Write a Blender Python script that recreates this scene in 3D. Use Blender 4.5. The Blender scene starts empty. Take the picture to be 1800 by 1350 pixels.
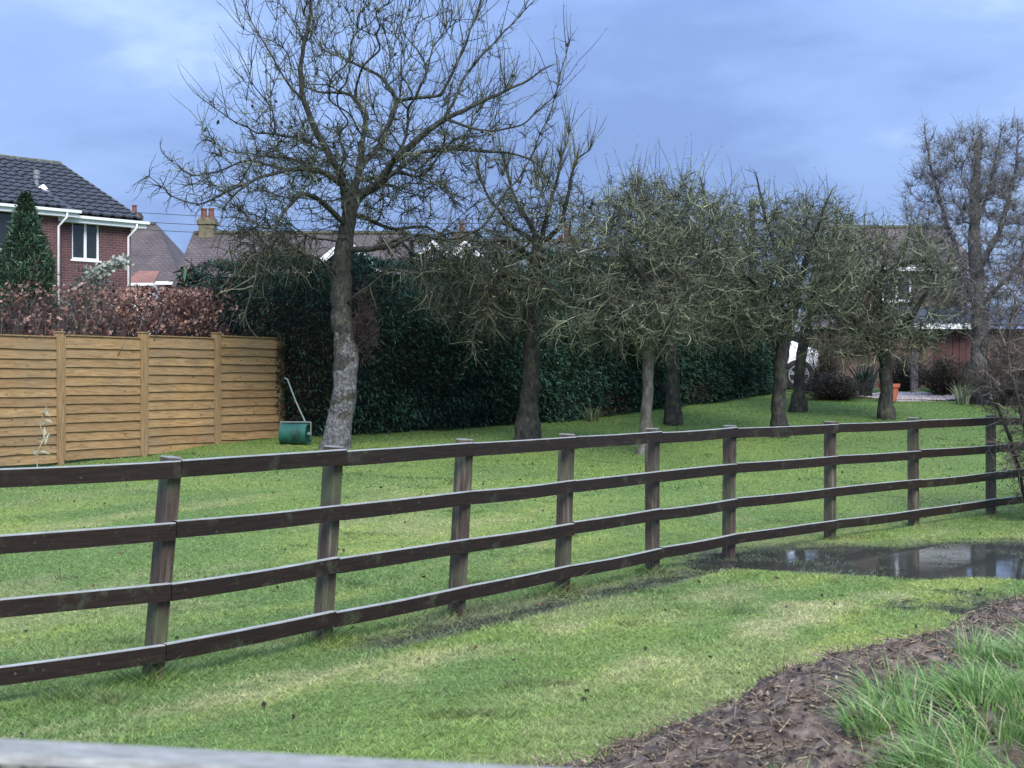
import bpy, bmesh, math, random
import numpy as np
from mathutils import Vector, Matrix
random.seed(7)
rng = np.random.default_rng(7)
scene = bpy.context.scene
COL = scene.collection
R = math.radians

# ------------------------------------------------------------------ camera
F, CX, CY, CAMZ = 2600.0, 900.0, 675.0, 1.51       # focal length in photo pixels, centre, eye height
cam = bpy.data.cameras.new('camera'); cam_o = bpy.data.objects.new('camera', cam); COL.objects.link(cam_o)
cam_o.location = (0, 0, CAMZ); cam_o.rotation_euler = (R(90), 0, 0)
cam.sensor_width = 36.0; cam.lens = 36.0 * F / 1800.0
cam.clip_start = 0.05; cam.clip_end = 6000
cam.dof.use_dof = True; cam.dof.focus_distance = 17.0; cam.dof.aperture_fstop = 9.0
scene.camera = cam_o

# ------------------------------------------------------------------ world / sky
SUN_EL, SUN_AZ = R(42), R(165)      # azimuth from +Y clockwise: veiled sun behind the camera, a little right
world = bpy.data.worlds.new('World'); scene.world = world; world.use_nodes = True
def build_world():
    nt = world.node_tree; N = nt.nodes; L = nt.links; N.clear()
    out = N.new('ShaderNodeOutputWorld'); bg = N.new('ShaderNodeBackground')
    sky = N.new('ShaderNodeTexSky'); sky.sky_type = 'NISHITA'; sky.sun_disc = False
    sky.sun_elevation = SUN_EL; sky.sun_rotation = SUN_AZ
    tc = N.new('ShaderNodeTexCoord')
    sep = N.new('ShaderNodeSeparateXYZ'); L.new(tc.outputs['Generated'], sep.inputs[0])
    def math_(op, a, b=None, clamp=False):
        m = N.new('ShaderNodeMath'); m.operation = op; m.use_clamp = clamp
        for i, v in enumerate((a, b)):
            if v is None: continue
            if isinstance(v, (int, float)): m.inputs[i].default_value = v
            else: L.new(v, m.inputs[i])
        return m.outputs[0]
    z = math_('MAXIMUM', sep.outputs['Z'], 0.0)
    den = math_('ADD', z, 0.22)
    comb = N.new('ShaderNodeCombineXYZ')
    L.new(math_('DIVIDE', sep.outputs['X'], den), comb.inputs[0]); L.new(math_('DIVIDE', sep.outputs['Y'], den), comb.inputs[1])
    def noise(scale, detail, rough, off, dist=0.0):
        mp = N.new('ShaderNodeMapping'); mp.inputs['Location'].default_value = off
        L.new(comb.outputs[0], mp.inputs[0])
        n = N.new('ShaderNodeTexNoise'); n.inputs['Scale'].default_value = scale; n.inputs['Detail'].default_value = detail
        n.inputs['Roughness'].default_value = rough; n.inputs['Distortion'].default_value = dist
        L.new(mp.outputs[0], n.inputs['Vector']); return n.outputs[0]
    n1 = noise(0.7, 5, 0.5, (2.2, 7.9, 0), 0.25); n2 = noise(2.6, 6, 0.55, (7.0, 2.0, 0), 0.3)
    mixn = math_('ADD', math_('MULTIPLY', n1, 0.7), math_('MULTIPLY', n2, 0.3))
    ramp = N.new('ShaderNodeValToRGB'); ramp.color_ramp.interpolation = 'EASE'
    e = ramp.color_ramp.elements
    e[0].position = 0.38; e[0].color = (0.067, 0.105, 0.214, 1)
    e[1].position = 0.60; e[1].color = (0.172, 0.230, 0.346, 1)
    m = e.new(0.49); m.color = (0.096, 0.145, 0.268, 1)
    L.new(mixn, ramp.inputs[0])
    # an overcast sky grows brighter and whiter towards the zenith
    z2 = math_('MULTIPLY', z, z)
    whiten = N.new('ShaderNodeMixRGB'); L.new(math_('MULTIPLY', z2, 0.9, True), whiten.inputs[0]); L.new(ramp.outputs[0], whiten.inputs[1])
    whiten.inputs[2].default_value = (0.120, 0.160, 0.230, 1)
    gain = math_('ADD', math_('MULTIPLY', z2, 3.0), 1.0)
    sc = N.new('ShaderNodeVectorMath'); sc.operation = 'SCALE'; L.new(whiten.outputs[0], sc.inputs[0]); L.new(gain, sc.inputs['Scale'])
    sk = N.new('ShaderNodeVectorMath'); sk.operation = 'SCALE'; L.new(sky.outputs[0], sk.inputs[0]); sk.inputs['Scale'].default_value = 0.05
    mx = N.new('ShaderNodeMixRGB'); mx.inputs[0].default_value = 0.92
    L.new(sk.outputs[0], mx.inputs[1]); L.new(sc.outputs[0], mx.inputs[2])
    L.new(mx.outputs[0], bg.inputs[0]); bg.inputs[1].default_value = 1.0
    L.new(bg.outputs[0], out.inputs[0])
build_world()
sun = bpy.data.lights.new('sun', 'SUN'); sun.energy = 1.5; sun.angle = R(32); sun.color = (1.0, 0.955, 0.88)
sun_o = bpy.data.objects.new('sun', sun); COL.objects.link(sun_o)
sd = Vector((math.sin(SUN_AZ) * math.cos(SUN_EL), math.cos(SUN_AZ) * math.cos(SUN_EL), math.sin(SUN_EL)))
sun_o.location = sd * 50; sun_o.rotation_euler = sd.to_track_quat('Z', 'Y').to_euler()
scene.view_settings.view_transform = 'Standard'; scene.view_settings.look = 'None'
scene.view_settings.exposure = 1.75; scene.view_settings.gamma = 1.0; scene.view_settings.use_curve_mapping = False

# ------------------------------------------------------------------ helpers: noise, mapping, meshes
_perm = rng.random((256, 256)); _perm3 = rng.random((64, 64, 64))
def vnoise(x, y):
    x = np.asarray(x, float); y = np.asarray(y, float)
    xi = np.floor(x).astype(int); yi = np.floor(y).astype(int); fx = x - xi; fy = y - yi
    fx = fx*fx*(3-2*fx); fy = fy*fy*(3-2*fy)
    a = _perm[xi % 256, yi % 256]; b = _perm[(xi+1) % 256, yi % 256]; c = _perm[xi % 256, (yi+1) % 256]; d = _perm[(xi+1) % 256, (yi+1) % 256]
    return (a*(1-fx)+b*fx)*(1-fy)+(c*(1-fx)+d*fx)*fy
def fbm(x, y, o=4):
    s = 0; a = 0.5; t = 0
    for i in range(o):
        s = s + a*vnoise(x*2**i+17.3*i, y*2**i+9.1*i); t += a; a *= 0.5
    return s/t
def vnoise3(p):
    p = np.asarray(p, float); i = np.floor(p).astype(int); f = p-i; f = f*f*(3-2*f); r = 0
    for dx in (0, 1):
        for dy in (0, 1):
            for dz in (0, 1):
                w = (f[..., 0] if dx else 1-f[..., 0])*(f[..., 1] if dy else 1-f[..., 1])*(f[..., 2] if dz else 1-f[..., 2])
                r = r + w*_perm3[(i[..., 0]+dx) % 64, (i[..., 1]+dy) % 64, (i[..., 2]+dz) % 64]
    return r
def sm(t): t = np.clip(t, 0, 1); return t*t*(3-2*t)
def bank_w(x, y):       # distance to the right of the upper edge of the soil bank
    return (np.asarray(x)-0.34)*0.76-(np.asarray(y)-5.9)*0.65
def bank_s(x, y): return (np.asarray(x)-0.34)*0.65+(np.asarray(y)-5.9)*0.76
def G0(x, y):
    x = np.asarray(x, float); y = np.asarray(y, float)
    y0 = 9.5+8.2*sm((x+3)/9)
    a = 0.46*np.clip((y-y0)/(23.0-y0), 0, 1)**1.15
    t = np.clip((y-22.0)/14.5, 0, 1); b = 0.92*(0.75*t+0.25*sm(t))
    return a+b
def dips(x, y):
    q = (fbm(x*0.9+7, y*0.9, 3)-0.5)*1.3; d = ((x-5.0+q*0.6)/3.6)**2+((y-12.85+q)/1.6)**2
    p = 0.10*sm(1.25-d)
    t = np.clip((x+1.2)/3.2, 0, 1); lx = -1.2+3.2*t; ly = 8.0+4.75*t          # wet channel in front of the fence
    e = np.hypot(x-lx, (y-ly)*0.75); p = p+0.040*sm(1-e/0.5)*sm(t*5)
    p = p*(0.45+0.6*fbm(x*2.1+3, y*2.1, 3)+0.55*fbm(x*6, y*6, 3))
    d3 = ((x-3.5)/1.15)**2+((y-10.15)/0.62)**2; p = p+0.046*sm(1.3-d3)*sm(fbm(x*3.3+1, y*3.3, 3)*3.2-1.1)
    return p
def G(x, y):
    x = np.asarray(x, float); y = np.asarray(y, float)
    n = (fbm(x*1.3, y*1.3, 3)-0.5)*0.035+(fbm(x*7, y*7, 2)-0.5)*0.022
    w = bank_w(x, y); bank = 0.10*sm(w/0.45)*(y < 14)*sm((bank_s(x, y)+0.9)/1.6)
    near = np.clip((40-y)/10, 0, 1)
    return G0(x, y)+n*near-dips(x, y)+bank+0.012
def W(px, py, Y): return ((px-CX)/F*Y, Y, CAMZ-(py-CY)/F*Y)
def hit(px, py):        # the point of the ground seen at a photo pixel
    ys = np.linspace(4, 60, 6000); xs = (px-CX)/F*ys; zs = CAMZ-(py-CY)/F*ys
    k = np.argmax(zs <= G0(xs, ys)); return xs[k], ys[k], float(G(xs[k], ys[k]))

def mesh_np(name, V, Fs, mat=None, parent=None, col=None, smooth=False, link=True):
    V = np.asarray(V, np.float32); me = bpy.data.meshes.new(name)
    if not isinstance(Fs, (list, tuple)): Fs = [Fs]
    Fs = [np.asarray(f, np.int32) for f in Fs if len(f)]
    tot = np.concatenate([np.full(len(f), f.shape[1], np.int32) for f in Fs]); idx = np.concatenate([f.ravel() for f in Fs])
    me.vertices.add(len(V)); me.vertices.foreach_set('co', V.ravel())
    me.loops.add(len(idx)); me.loops.foreach_set('vertex_index', idx)
    me.polygons.add(len(tot)); st = np.concatenate([[0], np.cumsum(tot)[:-1]]).astype(np.int32)
    me.polygons.foreach_set('loop_start', st)
    try: me.polygons.foreach_set('loop_total', tot)
    except Exception: pass
    if col is not None:
        a = me.color_attributes.new('Col', 'FLOAT_COLOR', 'POINT'); c = np.ones((len(V), 4), np.float32); c[:, :3] = col
        a.data.foreach_set('color', c.ravel())
    me.update(calc_edges=True); me.validate()
    if smooth: me.polygons.foreach_set('use_smooth', np.ones(len(tot), bool))
    if mat: me.materials.append(mat)
    return obj(name, me, parent) if link else me
def obj(name, me, parent=None):
    o = bpy.data.objects.new(name, me); COL.objects.link(o)
    if parent is not None: o.parent = parent
    return o
def tag(o, label=None, cat=None, group=None, kind=None):
    for k, v in (('label', label), ('category', cat), ('group', group), ('kind', kind)):
        if v: o[k] = v
    return o
def thing(name, label, cat, loc=(0, 0, 0), rz=0, group=None):
    o = bpy.data.objects.new(name, None); COL.objects.link(o); o.location = loc; o.rotation_euler.z = rz
    o.empty_display_size = 0.2
    return tag(o, label, cat, group)
def loc_of(o, V): return np.asarray(V, float)-np.array(o.location)     # world points to the thing's own (unrotated) space

class MB:
    """collects boxes, bars, prisms into one mesh"""
    def __init__(s): s.v = []; s.f = []
    def add(s, v, f):
        n = len(s.v); s.v += [tuple(p) for p in v]; s.f += [tuple(i+n for i in q) for q in f]; return s
    def box(s, x0, x1, y0, y1, z0, z1):
        return s.add([(x0, y0, z0), (x1, y0, z0), (x1, y1, z0), (x0, y1, z0), (x0, y0, z1), (x1, y0, z1), (x1, y1, z1), (x0, y1, z1)],
                     [(0, 3, 2, 1), (4, 5, 6, 7), (0, 1, 5, 4), (1, 2, 6, 5), (2, 3, 7, 6), (3, 0, 4, 7)])
    def prism(s, pts, axis_vec):
        n = len(pts); a = Vector(axis_vec)
        v = [tuple(p) for p in pts]+[tuple(Vector(p)+a) for p in pts]
        f = [tuple(reversed(range(n))), tuple(range(n, 2*n))]+[(i, (i+1) % n, n+(i+1) % n, n+i) for i in range(n)]
        return s.add(v, f)
    def lathe(s, prof, n=20, c=(0, 0, 0), axis='z'):
        v = []; f = []
        for r, z in prof:
            for k in range(n):
                a = 2*math.pi*k/n
                p = (r*math.cos(a), r*math.sin(a), z)
                if axis == 'x': p = (p[2], p[0], p[1])
                if axis == 'y': p = (p[0], p[2], p[1])
                v.append((p[0]+c[0], p[1]+c[1], p[2]+c[2]))
        for j in range(len(prof)-1):
            for k in range(n): f.append((j*n+k, j*n+(k+1) % n, (j+1)*n+(k+1) % n, (j+1)*n+k))
        f.append(tuple(reversed(range(n)))); f.append(tuple(range((len(prof)-1)*n, len(prof)*n)))
        return s.add(v, f)
    def tube(s, pts, r, n=8):
        P = np.array(pts, float); rr = np.full(len(P), r) if np.isscalar(r) else np.array(r)
        v, f = tube1(P, rr, n); return s.add(v, [tuple(int(i) for i in q) for q in f]+[tuple(reversed(range(n))), tuple(range((len(P)-1)*n, len(P)*n))])
    def build(s, name, mat, parent=None, smooth=False, bevel=0, link=True):
        me = bpy.data.meshes.new(name); me.from_pydata(s.v, [], s.f); me.validate()
        bm = bmesh.new(); bm.from_mesh(me); bmesh.ops.recalc_face_normals(bm, faces=bm.faces)
        if bevel: bmesh.ops.bevel(bm, geom=bm.edges[:], offset=bevel, segments=1, affect='EDGES')
        bm.to_mesh(me); bm.free()
        if mat: me.materials.append(mat)
        if smooth:
            me.polygons.foreach_set('use_smooth', np.ones(len(me.polygons), bool))
        return obj(name, me, parent) if link else me

def tube1(P, rr, n, jit=0.0):
    T = np.gradient(P, axis=0); T /= np.linalg.norm(T, axis=1)[:, None]+1e-9
    m = T.mean(0); ref = np.array([0, 0, 1.0]) if abs(m[2]) < 0.6*np.linalg.norm(m)+1e-9 else np.array([0.9, 0.4, 0.1])
    A = np.cross(T, ref); A /= np.linalg.norm(A, axis=1)[:, None]+1e-9; B = np.cross(T, A)
    ang = np.arange(n)*2*np.pi/n
    r = rr[:, None]*(1+(rng.random((len(P), n))-0.5)*jit)
    V = P[:, None]+r[..., None]*(np.cos(ang)[None, :, None]*A[:, None]+np.sin(ang)[None, :, None]*B[:, None])
    j = np.arange(len(P)-1)[:, None]*n; k = np.arange(n)[None, :]; k2 = (k+1) % n
    Fq = np.stack([j+k, j+k2, j+n+k2, j+n+k], -1).reshape(-1, 4)
    return V.reshape(-1, 3), Fq
def tube_batch(P, Rr, n=3):
    """P (T,m,3), Rr (T,m): many thin tubes at once, each ending in a point"""
    T_, m, _ = P.shape
    T = np.gradient(P, axis=1); T /= np.linalg.norm(T, axis=2)[..., None]+1e-9
    ref = rng.normal(size=(T_, 1, 3)); A = np.cross(T, ref); A /= np.linalg.norm(A, axis=2)[..., None]+1e-9; B = np.cross(T, A)
    ang = np.arange(n)*2*np.pi/n; r = m-1
    V = P[:, :r, None]+Rr[:, :r, None, None]*(np.cos(ang)[None, None, :, None]*A[:, :r, None]+np.sin(ang)[None, None, :, None]*B[:, :r, None])
    V = np.concatenate([V.reshape(T_, r*n, 3), P[:, -1:]], 1); nv = r*n+1
    base = (np.arange(T_)*nv)[:, None, None]; j = np.arange(r-1)[None, :, None]*n; k = np.arange(n)[None, None, :]; k2 = (k+1) % n
    Fq = np.stack([base+j+k, base+j+k2, base+j+n+k2, base+j+n+k], -1).reshape(-1, 4)
    b = base[:, 0]; kk = np.arange(n)[None]; o = (r-1)*n
    Ft = np.stack([b+o+kk, b+o+(kk+1) % n, b+nv-1+kk*0], -1).reshape(-1, 3)
    return V.reshape(-1, 3), Fq, Ft, nv
class Acc:
    def __init__(s): s.v = []; s.q = []; s.t = []; s.n = 0; s.c = []
    def add(s, V, Fa, col=None, Ft=None):
        if len(V) == 0: return
        if Ft is not None: s.t.append(np.asarray(Ft)+s.n)
        if len(Fa) == 0: Fa = np.zeros((0, 4), int)
        Fa = np.asarray(Fa)+s.n; (s.q if Fa.shape[1] == 4 else s.t).append(Fa); s.v.append(V); s.n += len(V)
        if col is not None: s.c.append(np.broadcast_to(col, (len(V), 3)))
    def build(s, name, mat, parent=None, smooth=False):
        V = np.concatenate(s.v)
        if parent is not None: V = loc_of(parent, V)
        Fs = []
        if s.q: Fs.append(np.concatenate(s.q))
        if s.t: Fs.append(np.concatenate(s.t))
        return mesh_np(name, V, Fs, mat, parent, col=np.concatenate(s.c) if s.c else None, smooth=smooth)

# ------------------------------------------------------------------ materials
def material(name):
    m = bpy.data.materials.new(name); m.use_nodes = True; nt = m.node_tree
    return m, nt, nt.nodes['Principled BSDF']
def node(nt, t, **kw):
    n = nt.nodes.new(t)
    for k, v in kw.items():
        if k in n.inputs: n.inputs[k].default_value = v
        else: setattr(n, k, v)
    return n
def coords(nt, kind='Object', stretch=None, rnd=True):
    if kind == 'World': v = node(nt, 'ShaderNodeNewGeometry').outputs['Position']
    else: v = node(nt, 'ShaderNodeTexCoord').outputs[kind]
    if rnd and kind != 'World':
        oi = node(nt, 'ShaderNodeObjectInfo'); sc = node(nt, 'ShaderNodeMath', operation='MULTIPLY'); nt.links.new(oi.outputs['Random'], sc.inputs[0]); sc.inputs[1].default_value = 37
        ad = node(nt, 'ShaderNodeVectorMath', operation='ADD'); nt.links.new(v, ad.inputs[0]); nt.links.new(sc.outputs[0], ad.inputs[1]); v = ad.outputs[0]
    if stretch:
        mp = node(nt, 'ShaderNodeMapping'); mp.inputs['Scale'].default_value = stretch; nt.links.new(v, mp.inputs[0]); v = mp.outputs[0]
    return v
def noise_n(nt, v, scale, detail=4, rough=0.55, dist=0):
    n = node(nt, 'ShaderNodeTexNoise', Scale=scale, Detail=detail, Roughness=rough, Distortion=dist); nt.links.new(v, n.inputs['Vector']); return n.outputs[0]
def ramp_n(nt, fac, stops, ease=False):
    r = node(nt, 'ShaderNodeValToRGB'); e = r.color_ramp.elements
    if ease: r.color_ramp.interpolation = 'EASE'
    while len(e) < len(stops): e.new(0.5)
    for el, (p, c) in zip(e, stops): el.position = p; el.color = (c[0], c[1], c[2], 1) if hasattr(c, '__len__') else (c, c, c, 1)
    nt.links.new(fac, r.inputs[0]); return r.outputs[0]
def mix_n(nt, fac, a, b, mode='MIX'):
    m = node(nt, 'ShaderNodeMixRGB', blend_type=mode)
    for i, v in enumerate((fac, a, b)):
        if isinstance(v, (int, float)): m.inputs[i].default_value = v
        elif isinstance(v, tuple): m.inputs[i].default_value = (*v, 1)
        else: nt.links.new(v, m.inputs[i])
    return m.outputs[0]
def bump_n(nt, bsdf, h, strength=0.4, dist=0.01):
    b = node(nt, 'ShaderNodeBump', Strength=strength, Distance=dist); nt.links.new(h, b.inputs['Height']); nt.links.new(b.outputs[0], bsdf.inputs['Normal'])
def simple(name, stops, scale=6, rough=0.7, bump=0.0, bscale=None, kind='Object', stretch=None, spec=0.4, detail=5, bdist=0.01, rnd=True):
    m, nt, b = material(name); v = coords(nt, kind, stretch, rnd)
    n = noise_n(nt, v, scale, detail)
    nt.links.new(ramp_n(nt, n, stops), b.inputs['Base Color']); b.inputs['Roughness'].default_value = rough; b.inputs['Specular IOR Level'].default_value = spec
    if bump: bump_n(nt, b, noise_n(nt, v, bscale or scale*4, 6), bump, bdist)
    return m
def plain(name, c, rough=0.5, metal=0.0, spec=0.5, var=0.12):
    d = tuple(x*(1-var) for x in c); l = tuple(min(1, x*(1+var)) for x in c)
    m = simple(name, [(0.35, d), (0.65, l)], 5, rough, spec=spec); m.node_tree.nodes['Principled BSDF'].inputs['Metallic'].default_value = metal
    return m
def vcol(name, rough=0.6, spec=0.3, transl=0.0, noise_amt=0.25, nscale=30):
    m, nt, b = material(name); a = node(nt, 'ShaderNodeVertexColor', layer_name='Col')
    v = coords(nt, 'World'); n = ramp_n(nt, noise_n(nt, v, nscale, 3), [(0.3, 1-noise_amt), (0.7, 1+noise_amt)])
    c = mix_n(nt, 1.0, a.outputs[0], n, 'MULTIPLY'); nt.links.new(c, b.inputs['Base Color'])
    b.inputs['Roughness'].default_value = rough; b.inputs['Specular IOR Level'].default_value = spec
    if transl:
        out = nt.nodes['Material Output']; t = node(nt, 'ShaderNodeBsdfTranslucent'); nt.links.new(c, t.inputs[0])
        mx = node(nt, 'ShaderNodeMixShader'); mx.inputs[0].default_value = transl
        nt.links.new(b.outputs[0], mx.inputs[1]); nt.links.new(t.outputs[0], mx.inputs[2]); nt.links.new(mx.outputs[0], out.inputs['Surface'])
    return m

M = {}
def mk_rail():
    m, nt, b = material('dark_stained_wood'); v = coords(nt, 'Object', (1.2, 14, 14))
    v2 = coords(nt, 'World')
    g = noise_n(nt, v, 5, 6, 0.6); base = ramp_n(nt, g, [(0.3, (0.010, 0.0062, 0.0046)), (0.6, (0.021, 0.0130, 0.0095)), (0.8, (0.040, 0.026, 0.018))])
    lich = noise_n(nt, v2, 5.0, 7, 0.7); l2 = ramp_n(nt, lich, [(0.56, 0), (0.72, 1)])
    c = mix_n(nt, l2, base, (0.050, 0.056, 0.034))
    sp = noise_n(nt, v2, 38, 4, 0.6); c = mix_n(nt, ramp_n(nt, sp, [(0.66, 0), (0.76, 0.45)]), c, (0.20, 0.21, 0.17))
    # sky reflection on the top faces, painted in as mottled pale grey
    geo = node(nt, 'ShaderNodeNewGeometry'); s = node(nt, 'ShaderNodeSeparateXYZ'); nt.links.new(geo.outputs['Normal'], s.inputs[0])
    top = ramp_n(nt, s.outputs['Z'], [(0.45, 0), (0.8, 1)]); tn = mix_n(nt, noise_n(nt, v2, 9, 5), (0.17, 0.17, 0.15), (0.44, 0.45, 0.44))
    c = mix_n(nt, top, c, tn)
    nt.links.new(c, b.inputs['Base Color']); b.inputs['Roughness'].default_value = 0.6; b.inputs['Specular IOR Level'].default_value = 0.25
    bump_n(nt, b, g, 0.5, 0.004); return m
M['rail'] = mk_rail()
def mk_post():
    m, nt, b = material('weathered_post_wood'); v = coords(nt, 'Object', (14, 14, 1.3)); v2 = coords(nt, 'World')
    g = noise_n(nt, v, 4, 6, 0.6); base = ramp_n(nt, g, [(0.3, (0.024, 0.015, 0.012)), (0.55, (0.058, 0.037, 0.030)), (0.8, (0.10, 0.066, 0.053))])
    st = noise_n(nt, coords(nt, 'Object', (9, 9, 0.9)), 2.2, 4, 0.6); c = mix_n(nt, ramp_n(nt, st, [(0.52, 0), (0.66, 0.8)]), base, (0.165, 0.145, 0.098))
    al = noise_n(nt, v2, 3.2, 5, 0.6); c = mix_n(nt, ramp_n(nt, al, [(0.48, 0), (0.64, 0.8)]), c, (0.070, 0.082, 0.040))
    geo = node(nt, 'ShaderNodeNewGeometry'); s = node(nt, 'ShaderNodeSeparateXYZ'); nt.links.new(geo.outputs['Normal'], s.inputs[0])
    c = mix_n(nt, ramp_n(nt, s.outputs['Z'], [(0.5, 0), (0.8, 1)]), c, (0.20, 0.20, 0.18))
    nt.links.new(c, b.inputs['Base Color']); b.inputs['Roughness'].default_value = 0.6
    bump_n(nt, b, g, 0.6, 0.005); return m
M['post'] = mk_post()
def mk_board():
    m, nt, b = material('larch_lap_board'); v = coords(nt, 'Object', (1.0, 12, 12)); g = noise_n(nt, v, 4, 6, 0.62, 0.6)
    oi = node(nt, 'ShaderNodeObjectInfo')
    base = ramp_n(nt, g, [(0.28, (0.15, 0.088, 0.040)), (0.5, (0.33, 0.208, 0.095)), (0.75, (0.47, 0.325, 0.165))])
    c = mix_n(nt, ramp_n(nt, oi.outputs['Random'], [(0, 0.0), (1, 0.55)]), base, (0.17, 0.105, 0.055))
    kn = node(nt, 'ShaderNodeTexVoronoi', Scale=5.0); nt.links.new(coords(nt, 'Object', (0.8, 1, 1.6)), kn.inputs['Vector'])
    c = mix_n(nt, ramp_n(nt, kn.outputs['Distance'], [(0.06, 0.85), (0.14, 0)]), c, (0.07, 0.042, 0.025))
    w = noise_n(nt, coords(nt, 'World'), 1.1, 4); c = mix_n(nt, ramp_n(nt, w, [(0.45, 0), (0.75, 0.45)]), c, (0.16, 0.15, 0.11))
    nt.links.new(c, b.inputs['Base Color']); b.inputs['Roughness'].default_value = 0.75; b.inputs['Specular IOR Level'].default_value = 0.25
    bump_n(nt, b, g, 0.5, 0.004); return m
M['board'] = mk_board()
M['softpost'] = simple('pale_softwood', [(0.3, (0.19, 0.118, 0.056)), (0.7, (0.33, 0.225, 0.115))], 4, 0.75, 0.4, 14, stretch=(8, 8, 1))
def mk_brick(name, c1, c2, mortar, rough=0.85, scale=1.0):
    m, nt, b = material(name); tc = node(nt, 'ShaderNodeTexCoord'); uv = tc.outputs['UV']
    br = node(nt, 'ShaderNodeTexBrick'); br.inputs['Scale'].default_value = 1.0; br.inputs['Brick Width'].default_value = 0.225*scale; br.inputs['Row Height'].default_value = 0.075*scale
    br.inputs['Mortar Size'].default_value = 0.006*scale; br.inputs['Mortar Smooth'].default_value = 0.3; br.inputs['Color1'].default_value = (*c1, 1); br.inputs['Color2'].default_value = (*c2, 1); br.inputs['Mortar'].default_value = (*mortar, 1)
    nt.links.new(uv, br.inputs['Vector'])
    n = noise_n(nt, coords(nt, 'Object', rnd=False), 1.3, 5); c = mix_n(nt, 1.0, br.outputs['Color'], ramp_n(nt, n, [(0.3, 0.72), (0.7, 1.2)]), 'MULTIPLY')
    nt.links.new(c, b.inputs['Base Color']); b.inputs['Roughness'].default_value = rough
    inv = node(nt, 'ShaderNodeInvert'); nt.links.new(br.outputs['Fac'], inv.inputs['Color']); bump_n(nt, b, inv.outputs[0], 0.6, 0.01); return m
M['brick'] = mk_brick('red_brick', (0.115, 0.045, 0.045), (0.080, 0.033, 0.036), (0.20, 0.16, 0.16))
M['brick_o'] = mk_brick('orange_brick', (0.115, 0.066, 0.050), (0.080, 0.046, 0.038), (0.13, 0.11, 0.10))
M['upvc'] = plain('white_plastic', (0.78, 0.80, 0.82), 0.35, var=0.04)
M['white'] = plain('white_paint', (0.75, 0.76, 0.78), 0.5, var=0.05)
M['render'] = simple('weathered_render', [(0.3, (0.26, 0.25, 0.24)), (0.7, (0.36, 0.35, 0.33))], 2, 0.85)
M['glass'] = plain('window_glass', (0.018, 0.022, 0.022), 0.06, spec=0.6)
M['curtain'] = simple('green_curtain', [(0.4, (0.05, 0.08, 0.05)), (0.6, (0.16, 0.19, 0.12))], 9, 0.9, stretch=(8, 8, 0.2))
M['roof_dark'] = simple('dark_concrete_tile', [(0.3, (0.018, 0.020, 0.026)), (0.6, (0.034, 0.037, 0.046)), (0.8, (0.058, 0.062, 0.070))], 7, 0.62, 0.4, 30)
M['ridge'] = simple('mossy_ridge_tile', [(0.35, (0.055, 0.055, 0.035)), (0.65, (0.11, 0.115, 0.07))], 9, 0.85, 0.4)
def mk_tiles(name, c1, c2, gap, w=0.2, h=0.12):
    m, nt, b = material(name); tc = node(nt, 'ShaderNodeTexCoord')
    br = node(nt, 'ShaderNodeTexBrick'); br.inputs['Scale'].default_value = 1; br.inputs['Brick Width'].default_value = w; br.inputs['Row Height'].default_value = h; br.inputs['Mortar Size'].default_value = 0.012
    br.inputs['Color1'].default_value = (*c1, 1); br.inputs['Color2'].default_value = (*c2, 1); br.inputs['Mortar'].default_value = (*gap, 1); nt.links.new(tc.outputs['UV'], br.inputs['Vector'])
    n = noise_n(nt, coords(nt, 'World'), 0.9, 5); c = mix_n(nt, 1.0, br.outputs['Color'], ramp_n(nt, n, [(0.3, 0.7), (0.7, 1.25)]), 'MULTIPLY')
    nt.links.new(c, b.inputs['Base Color']); b.inputs['Roughness'].default_value = 0.8; inv = node(nt, 'ShaderNodeInvert'); nt.links.new(br.outputs['Fac'], inv.inputs['Color']); bump_n(nt, b, inv.outputs[0], 0.8, 0.02); return m
M['tiles_brown'] = mk_tiles('brown_plain_tiles', (0.105, 0.080, 0.074), (0.078, 0.058, 0.055), (0.04, 0.03, 0.028))
M['tiles_orange'] = mk_tiles('orange_tiles', (0.30, 0.13, 0.085), (0.23, 0.095, 0.065), (0.08, 0.04, 0.03))
M['tiles_slate'] = mk_tiles('grey_slates', (0.13, 0.145, 0.17), (0.10, 0.11, 0.135), (0.05, 0.055, 0.06), 0.25, 0.18)
M['tiles_pink'] = mk_tiles('pinkish_brown_tiles', (0.14, 0.10, 0.095), (0.105, 0.075, 0.072), (0.05, 0.04, 0.04))
M['terracotta'] = simple('terracotta', [(0.3, (0.34, 0.085, 0.045)), (0.7, (0.46, 0.135, 0.075))], 5, 0.7, 0.2)
M['pot_old'] = simple('sooty_chimney_pot', [(0.3, (0.11, 0.045, 0.035)), (0.7, (0.19, 0.078, 0.055))], 6, 0.8)
M['lead'] = plain('grey_metal', (0.22, 0.23, 0.24), 0.45, 0.3)
M['door_red'] = simple('dark_red_boards', [(0.3, (0.055, 0.017, 0.018)), (0.7, (0.085, 0.028, 0.027))], 6, 0.6)
M['wire'] = plain('cable_rubber', (0.03, 0.03, 0.035), 0.6)
def mk_bark(name, dark, mid, light, lich, lamt=(0.52, 0.66), rough=0.85, scale=1.0, sz=0.45):
    m, nt, b = material(name); v = coords(nt, 'World', (1, 1, sz), False); v2 = coords(nt, 'World')
    g = noise_n(nt, v, 16*scale, 7, 0.65); base = ramp_n(nt, g, [(0.3, dark), (0.52, mid), (0.72, light)])
    l = ramp_n(nt, noise_n(nt, v2, 5*scale, 6, 0.7), [(lamt[0], 0), (lamt[1], 1)]); nt.links.new(mix_n(nt, l, base, lich), b.inputs['Base Color'])
    b.inputs['Roughness'].default_value = rough; b.inputs['Specular IOR Level'].default_value = 0.25; bump_n(nt, b, g, 0.9, 0.03); return m
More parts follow.
